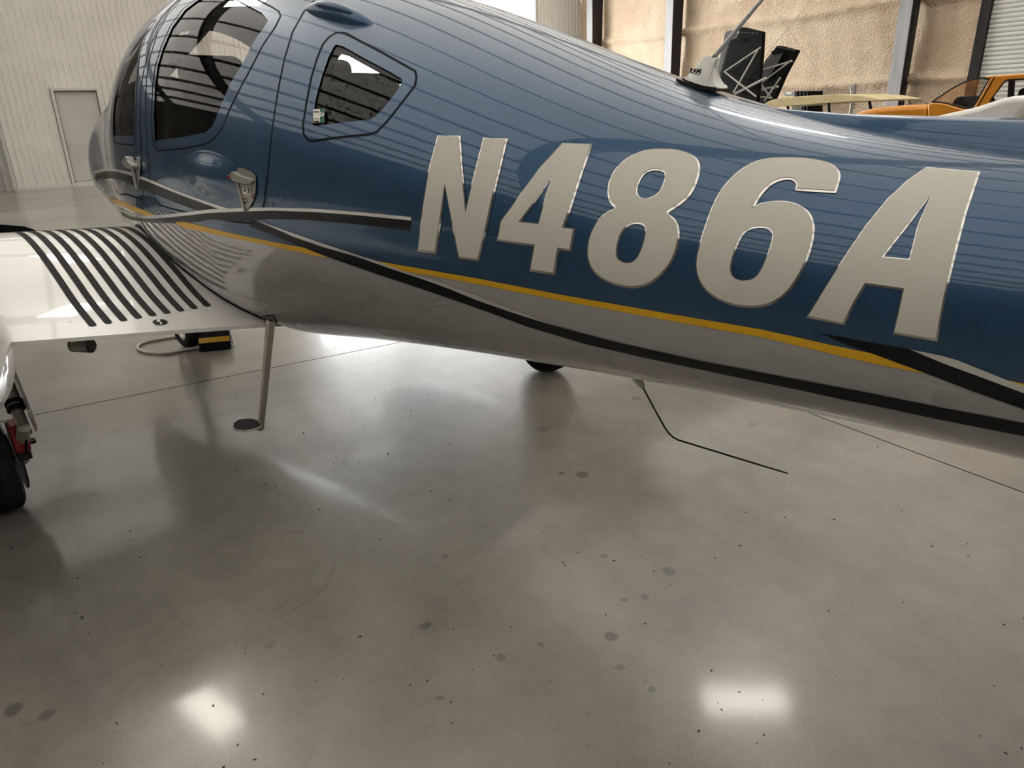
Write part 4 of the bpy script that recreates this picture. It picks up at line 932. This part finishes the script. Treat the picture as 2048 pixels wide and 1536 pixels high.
u0, u1 = yc_pt(1398, 145.2) - ao, yc_pt(1416, 149) - ao
MB().add([tuple(u0 + np.array([0, -.036, 0])), tuple(u1 + np.array([0, -.036, -.001])), tuple(u1 + np.array([0, -.036, -.0028])), tuple(u0 + np.array([0, -.036, -.0018]))], [(0, 1, 2, 3)]).build('underline', M['black'], ant)
# belly whip antenna
yb_ = 1.60
ba = empty('belly_antenna', tuple(at_y(1275, 750, yb_) - ORG), 0, plane); bo = np.array(ba.location)
f_ = lambda px, py: tuple(at_y(px, py, yb_) - ORG - bo)
MB().tube([f_(1258, 733), f_(1275, 758), f_(1284, 772), f_(1287.5, 777.5)], [.017, .013, .009, .005], 14).build('base_boot', M['antenna_white'], ba, True)
MB().tube([f_(1286, 775), f_(1310, 820), f_(1330, 856), f_(1337, 866), f_(1346, 874.5), f_(1358, 880.5), f_(1420, 899.5), f_(1500, 924), f_(1576, 947)], [.0026] * 8 + [.0018], 8).build('whip', M['darkmetal'], ba, True)

# ------------------------------------------------------------------ cabin interior
def rbox(lo, hi, m, name, parent, bev=.05, seg=4):
    o = MB().box(lo, hi).build(name, m, parent, True, bevel=bev, seg=seg, sharp=180); return o
for k, (sxx, syy) in enumerate(((-3.75, -.27), (-3.75, .32), (-2.45, -.30), (-2.45, .30))):
    st_ = empty('seat', (sxx - ORG[0], syy, 1.0 if k < 2 else .86), 0, plane)
    rbox((-.42, -.23, .12), (.10, .23, .28), M['leather'], 'seat_cushion', st_)
    b_ = rbox((.0, -.24, .20), (.12, .24, .72), M['leather'], 'seat_back', st_); b_.rotation_euler = (0, math.radians(8), 0)
    h_ = rbox((.05, -.15, .70), (.15, .15, .89), M['leather'], 'headrest', st_, .045); h_.rotation_euler = (0, math.radians(6), 0)
    b_ = rbox((-.42, -.20, .02 if k < 2 else .10), (.12, .20, .15), M['interior'], 'seat_base', st_, .01, 2)
rbox((-4.85 - ORG[0], -.34, 1.12), (-4.66 - ORG[0], .34, 1.56), M['interior'], 'instrument_panel', plane, .05)
MB().box((-4.7 - ORG[0], -.42, 1.0), (-2.3 - ORG[0], .42, 1.03)).build('cabin_floor', M['interior'], plane)

# crumbs of grit on the slab
random.seed(11)
gb = MB()
for k in range(170):
    px, py = (random.uniform(430, 900), random.uniform(690, 1000)) if k % 3 == 0 else (random.uniform(0, 2048), random.uniform(700, 1536))
    g_ = ground(px, py); r_ = random.uniform(.002, .0045); a_ = random.uniform(0, 3)
    gb.add([(g_[0] + r_ * math.cos(a_ + k_ * 1.57) * (1.6 if k_ % 2 else .8), g_[1] + r_ * math.sin(a_ + k_ * 1.57) * (1.6 if k_ % 2 else .8), 0) for k_ in range(4)] + [(g_[0], g_[1], r_ * .9)], [(0, 1, 4), (1, 2, 4), (2, 3, 4), (3, 0, 4)])
tag(gb.build('floor_grit', M['dark_trim']), 'dark crumbs of grit scattered over the polished floor', 'grit', kind='stuff')

# ------------------------------------------------------------------ wheel chock with rope at the nose wheel
c0 = ground(431, 702); ca, cb = ground(399, 706), ground(462.5, 700); cdir = math.atan2(cb[1] - ca[1], cb[0] - ca[0])
chk = tag(empty('wheel_chock', (float(c0[0]), float(c0[1]), 0), cdir), 'black rubber wheel chock with a yellow band and white rope behind the nose wheel', 'chock')
cl = float(np.linalg.norm(cb - ca)) / 2
sec = [(-.0, 0), (.02, .07), (.055, .135), (.10, .135), (.135, .07), (.16, 0)]
MB().prism([(-cl, y, z) for y, z in sec], (2 * cl, 0, 0)).build('block', M['chock'], chk, bevel=.012, seg=3)
MB().prism([(-cl + .004, .018, .064), (-cl + .004, .037, .098), (-cl + .004, .0325, .098), (-cl + .004, .0135, .064)], (2 * cl - .008, 0, 0)).build('yellow_band', M['yellow'], chk)
iv = Matrix.Rotation(-cdir, 3, 'Z')
def loc(px, py, z=.012): g_ = ground(px, py, z) - np.array([c0[0], c0[1], 0]); return tuple(iv @ Vector(g_))
rp = [loc(402, 694, .03), loc(385, 697), loc(365, 701), loc(340, 706), (loc(315, 707)), loc(292, 704.5), loc(277, 699), loc(274, 693), loc(282, 687), loc(300, 681.5), loc(325, 677), loc(350, 673.5), loc(380, 671)]
MB().tube(rp, .011, 8).build('rope', M['rope'], chk, True)

# ------------------------------------------------------------------ things parked along the foam wall
def slabY(mb, poly, y, depth, org):
    return mb.prism([on_y(px, py, y) - org for px, py in poly], (0, depth, 0))
def barY(a, b, y, r, org, n=8): return MB().tube([tuple(on_y(*a, y) - org), tuple(on_y(*b, y) - org)], r, n)
# black tail surfaces with white struts
ty = 13.4
tg = on_y(1510, 200, ty); tg[2] = 0
tl = tag(empty('tail_section', tuple(tg)), 'black airplane tail surfaces braced by thin white struts, behind the white antenna', 'airplane tail')
Yp = [('fin', [(1479, 54.5), (1487, 54.5), (1525.5, 63.5), (1523, 110), (1514, 205), (1511, 235), (1420, 235), (1436, 170), (1460, 80), (1473, 78)], ty, .10, 'fabric_black'),
      ('fin_leading_edge', [(1449, 66), (1453, 62), (1466, 60), (1473, 78), (1460, 80), (1436, 165), (1432, 150), (1440, 110)], ty + .05, .12, 'fabric_grey'),
      ('stabilizer', [(1548, 99), (1553, 92), (1560, 91.5), (1596, 100.5), (1570, 150), (1545, 208), (1530, 235), (1505, 235), (1513, 160), (1530, 120)], ty + .6, .10, 'fabric_black'),
      ('stabilizer_panel', [(1531, 122), (1543, 107), (1566, 106), (1556, 125), (1536, 158), (1515, 160), (1516, 142)], ty + .56, .03, 'fabric_grey')]
for nm, poly, y, dp, mm in Yp: slabY(MB(), poly, y, dp, tg).build(nm, M[mm], tl, bevel=.015)
cove = slabY(MB(), [(1471, 76), (1498, 80), (1486, 83), (1470, 80)], ty - .02, .02, tg).build('hinge_cove', M['seam'], tl)
slabY(MB(), [(1542, 103), (1549, 100), (1569, 105), (1552, 108), (1545, 110)], ty + .54, .02, tg).build('hinge_cove', M['seam'], tl)
for a, b, y in (((1449, 143.5), (1521, 95), ty - .08), ((1467, 186), (1515, 101), ty - .09), ((1449, 143.5), (1512, 193), ty - .10), ((1470, 188), (1532, 156), ty - .07),
                ((1517, 142.5), (1584, 122), ty + .45), ((1514, 173), (1582, 121), ty + .44), ((1516, 160), (1543, 197), ty + .43), ((1514, 181), (1556, 173), ty + .46), ((1529, 202), (1561, 155), ty + .42), ((1500, 192), (1543, 196), ty + .41)):
    barY(a, b, y, .028 if y in (ty - .07, ty + .46) else .018, tg).build('strut', M['strut_grey'], tl)
for px in np.linspace(1480, 1514, 8): barY((px, 64 + (px - 1480) * .07), (px + .7, 64.6 + (px - 1480) * .07), ty - .012, .008, tg, 6).build('rib_stitch', M['strut_grey'], tl)
for px in np.linspace(1558, 1588, 8): barY((px, 94.5 + (px - 1558) * .19), (px + .7, 95 + (px - 1558) * .19), ty + .585, .008, tg, 6).build('rib_stitch', M['strut_grey'], tl)
MB().box((-.5, -.1, 0), (-.4, .1, 1.75)).box((.55, .55, 0), (.65, .75, 1.75)).box((-.5, 0, .0), (.65, .65, .08)).build('stand', M['grey_steel'], tl)

# golf cart
cyy = 11.4
cg = on_y(1650, 220, cyy); cg[2] = 0
ct = tag(empty('golf_cart', tuple(cg)), 'golf cart with a cream roof on black posts near the foam wall', 'golf cart')
slabY(MB(), [(1529, 206), (1545, 199.5), (1560, 196), (1600, 192.5), (1632, 190.5), (1676, 189), (1720, 191), (1749, 196), (1766, 199), (1764, 201), (1734, 202.5), (1690, 204), (1646, 206.5), (1602, 210), (1563, 213), (1532, 212)], cyy, 1.15, cg).build('roof', M['cart_cream'], ct, True, bevel=.04, seg=3, sharp=30)
slabY(MB(), smoothpoly([(1640, 196), (1650, 193.5), (1664, 195), (1668, 198.5), (1650, 199.5), (1639, 199)], 2).tolist(), cyy - .006, .02, cg).build('grip_recess', M['cart_cream'], ct)
for a, b in (((1657, 204), (1661, 262)), ((1738, 200), (1750, 262)), ((1575, 208), (1580, 262))):
    for y in (cyy + .06, cyy + 1.08): barY(a, b, y, .024, cg, 10).build('post', M['black'], ct, True)
def cx_(px): return float(on_y(px, 220, cyy)[0] - cg[0])
MB().box((cx_(1560), .05, .25), (cx_(1700), 1.1, .75)).box((cx_(1700), .05, .22), (cx_(1790), 1.1, .34)).box((cx_(1770), .08, .30), (cx_(1800), 1.07, .95)).build('body', M['cart_cream'], ct, bevel=.05, seg=3)
MB().box((cx_(1600), .1, .75), (cx_(1680), 1.05, .88)).build('seat', M['leather'], ct, bevel=.04)
MB().box((cx_(1596), .1, .9), (cx_(1608), 1.05, 1.2)).build('seat_back', M['leather'], ct, bevel=.03)
for px in (1590, 1765):
    for y in (.08, 1.07): MB().lathe([(0, -.08), (.12, -.08), (.21, -.08), (.23, -.05), (.23, .05), (.21, .08), (.12, .08), (0, .08)], (cx_(px), y, .23), 'y', 24).build('wheel', M['rubber'], ct, True, sharp=40)

# black louvred heater and pale lamp on the wall
hg_ = on_y(1600, 205, 16.9)
ht = tag(empty('wall_heater', tuple(hg_)), 'black louvred heater hung on the foam wall behind the golf cart roof', 'heater')
slabY(MB(), [(1588, 182), (1619.5, 182), (1619, 226), (1588, 228)], 17.0, .55, hg_).build('cabinet', M['fabric_black'], ht, bevel=.02)
for px in (1592, 1599, 1606, 1613): slabY(MB(), [(px, 184), (px + 2.2, 184), (px + 2.2, 224), (px, 224)], 16.975, .03, hg_).build('louvre', M['darkmetal'], ht)
slabY(MB(), [(1567, 182.5), (1589, 182.5), (1589, 191.5), (1567, 191.5)], 16.95, .3, hg_).build('junction_box', M['grey_steel'], ht, bevel=.02)
slabY(MB(), [(1573, 184), (1583, 184), (1583, 188.5), (1573, 188.5)], 16.935, .02, hg_).build('face_plate', M['slat'], ht)
# chrome prop pole behind the cart
cg2 = on_y(1703, 230, 14.6); cg2[2] = 0
cp = tag(empty('chrome_stand', tuple(cg2)), 'bent chrome tube stand behind the golf cart roof', 'stand')
MB().tube([tuple(on_y(*p, 14.6) - cg2) for p in ((1697, 262), (1699, 236), (1703.5, 215), (1704.5, 190), (1703, 172))], .035, 12).build('tube', M['steel'], cp, True)
MB().tube([tuple(on_y(*p, 14.6) - cg2) for p in ((1705, 215), (1709, 190), (1711, 168))], .03, 12).build('arm', M['steel'], cp, True)
fz = on_y(1697, 262, 14.6)[2]
MB().tube([tuple(on_y(1697, 262, 14.6) - cg2), tuple(np.array(on_y(1697, 262, 14.6) - cg2) * np.array([1, 1, 0]))], .035, 12).lathe([(0, .03), (.22, .03), (.25, .0), (0, 0)], (float((on_y(1697, 262, 14.6) - cg2)[0]), 0, 0), 'z', 24).build('base', M['darkmetal'], cp, True)

# orange airplane
oy, ow = 10.0, 1.2
og = on_y(1930, 215, oy); og[2] = 0
oa = tag(empty('orange_airplane', tuple(og)), 'orange light airplane with a raked clear windshield by the roller door', 'airplane')
slabY(MB(), [(1688, 262), (1690, 246), (1694, 236), (1705, 228), (1722, 221), (1745, 216.5), (1775, 212.5), (1815, 209.5), (1853.4, 208.3), (1853.4, 262)], oy, ow, og).build('engine_cowl', M['orange'], oa, True, bevel=.13, seg=6, sharp=30)
slabY(MB(), [(1854.6, 208.3), (1864, 204.5), (1880, 204.5), (1892, 206.5), (1906.5, 211), (1927, 217), (1944, 217), (1951.5, 212), (1974, 212.6), (2048, 210), (2150, 208), (2150, 268), (1854.6, 268)], oy, ow, og).build('body', M['orange'], oa, True, bevel=.03, seg=3, sharp=30)
side = [(1979, 158), (1990, 151.5), (2048, 147.5), (2150, 146), (2150, 157), (2048, 157.5), (2015.5, 159), (2006, 164), (1981.6, 197), (1974, 212.6), (1962, 220), (1944, 218), (1951, 209), (1974, 168)]
for y in (oy - .005, oy + ow - .05): slabY(MB(), side, y, .06, og).build('door_post', M['orange' if y < oy else 'fabric_grey'], oa, True, bevel=.012, sharp=30)
slabY(MB(), [(1963.5, 154.5), (1990, 151), (2048, 147), (2150, 145.5), (2150, 150), (2048, 151.5), (1990, 155.5), (1970, 158)], oy + .02, ow - .04, og).build('roof', M['orange'], oa, True, bevel=.01, sharp=30)
wl = [(1864, 204.3), (1873, 197.5), (1885, 190), (1897, 181.5), (1909, 174), (1921, 168), (1933, 163), (1948, 158.3), (1963.5, 154.5)]
pts = [on_y(*p, oy + .03) - og for p in wl]
n_ = len(pts); MB().add([tuple(p) for p in pts] + [tuple(p + np.array([0, ow - .06, 0])) for p in pts], [(i, i + 1, n_ + i + 1, n_ + i) for i in range(n_ - 1)]).build('windshield', M['glass'], oa, True, sharp=180)
for y in (oy + .03, oy + ow - .03):
    MB().tube([tuple(on_y(*p, y) - og) for p in wl], .010, 8).build('windshield_rim', M['dark_trim'], oa, True)
    sg = [(1866, 204), (1909, 175), (1963, 155.5), (1978, 158.5), (1974, 168), (1951, 209), (1944, 216), (1927, 216), (1906, 210.5), (1890, 206.5)]
    MB().add([tuple(on_y(*p, y + .004) - og) for p in sg], [tuple(range(len(sg)))]).build('quarter_pane', M['glass'], oa)
    wn_ = [(1974, 212), (1981.6, 197), (2006, 164), (2015.5, 159), (2048, 157.5), (2150, 157), (2150, 210), (2048, 211)]
    MB().add([tuple(on_y(*p, y) - og) for p in wn_], [tuple(range(len(wn_)))]).build('door_pane', M['glass'], oa)
    MB().tube([tuple(on_y(*p, y - .012) - og) for p in wn_[:6]], .016, 8).build('window_seal', M['black'], oa, True)
    MB().tube([tuple(on_y(*p, y - .012) - og) for p in ((1967, 156), (1979, 158.5), (1974, 168), (1951, 209), (1944, 216), (1927, 216), (1906, 210.5), (1890, 206.5), (1866, 204))], .014, 8).build('window_seal', M['black'], oa, True)
slabY(MB(), [(2017, 160), (2026.5, 160), (2024, 196), (2014.5, 196)], oy + .2, .05, og).build('cabin_tube', M['darkmetal'], oa)
slabY(MB(), smoothpoly([(2034, 186), (2040, 177), (2055, 174), (2075, 178), (2080, 212), (2034, 212)], 2).tolist(), oy + .35, .4, og).build('seat_back', M['leather'], oa, bevel=.03)
slabY(MB(), [(1902, 207), (1912, 194), (1924, 192), (1932, 208), (1935, 216), (1920, 215)], oy + .15, .8, og).build('instrument_panel', M['leather'], oa, bevel=.02)
barY((1989, 153.5), (1951.3, 221), oy - .008, .006, og, 6).build('door_seam', M['seam'], oa)
for dx, dy in ((-1.2, .6), (.3, -.15), (.3, 1.35)):
    MB().lathe([(0, -.07), (.1, -.07), (.18, -.07), (.2, -.04), (.2, .04), (.18, .07), (.1, .07), (0, .07)], (dx, dy, .2), 'y', 24).build('wheel', M['rubber'], oa, True, sharp=40)
    MB().tube([(dx, dy + .09 * (-1 if dy > 1 else 1), .2), (dx, min(max(dy, .25), .95), 1.3)], .035, 10).build('gear_leg', M['orange'], oa, True)

# white fairing in front of it
fy = 6.6
fg = on_y(1960, 230, fy); fg[2] = 0
fa = tag(empty('airplane_fairing', tuple(fg)), 'smooth white airplane fairing in front of the orange airplane', 'fairing')
slabY(MB(), [(1800, 252), (1815, 246.5), (1840, 238.5), (1880, 229.5), (1915, 222), (1945, 215), (1970, 207), (1995, 198.5), (2020, 192.5), (2048, 190), (2078, 191), (2062, 212), (2048, 226), (2025, 253), (2010, 290), (1800, 290)], fy, .5, fg).build('shell', M['white'], fa, True, bevel=.09, seg=6, sharp=30)
for nm, poly, mm in (('orange_panel', [(2048, 227), (2100, 190), (2110, 290), (2012, 290), (2026, 253)], 'orange'), ('white_stripe', [(2036, 241), (2060, 238), (2060, 246), (2031, 247)], 'white'), ('dark_stripe', [(2031, 247.2), (2060, 246.2), (2060, 248.5), (2029.5, 249.5)], 'dark_trim')):
    slabY(MB(), poly, fy + {'orange_panel': .12, 'white_stripe': .11, 'dark_stripe': .11}[nm], {'orange_panel': .3}.get(nm, .01), fg).build(nm, M[mm], fa)
MB().box((-.55, .1, 0), (-.47, .4, 1.32)).box((.1, .1, 0), (.18, .4, 1.32)).box((-.55, .2, .0), (.18, .3, .08)).build('stand', M['grey_steel'], fa)
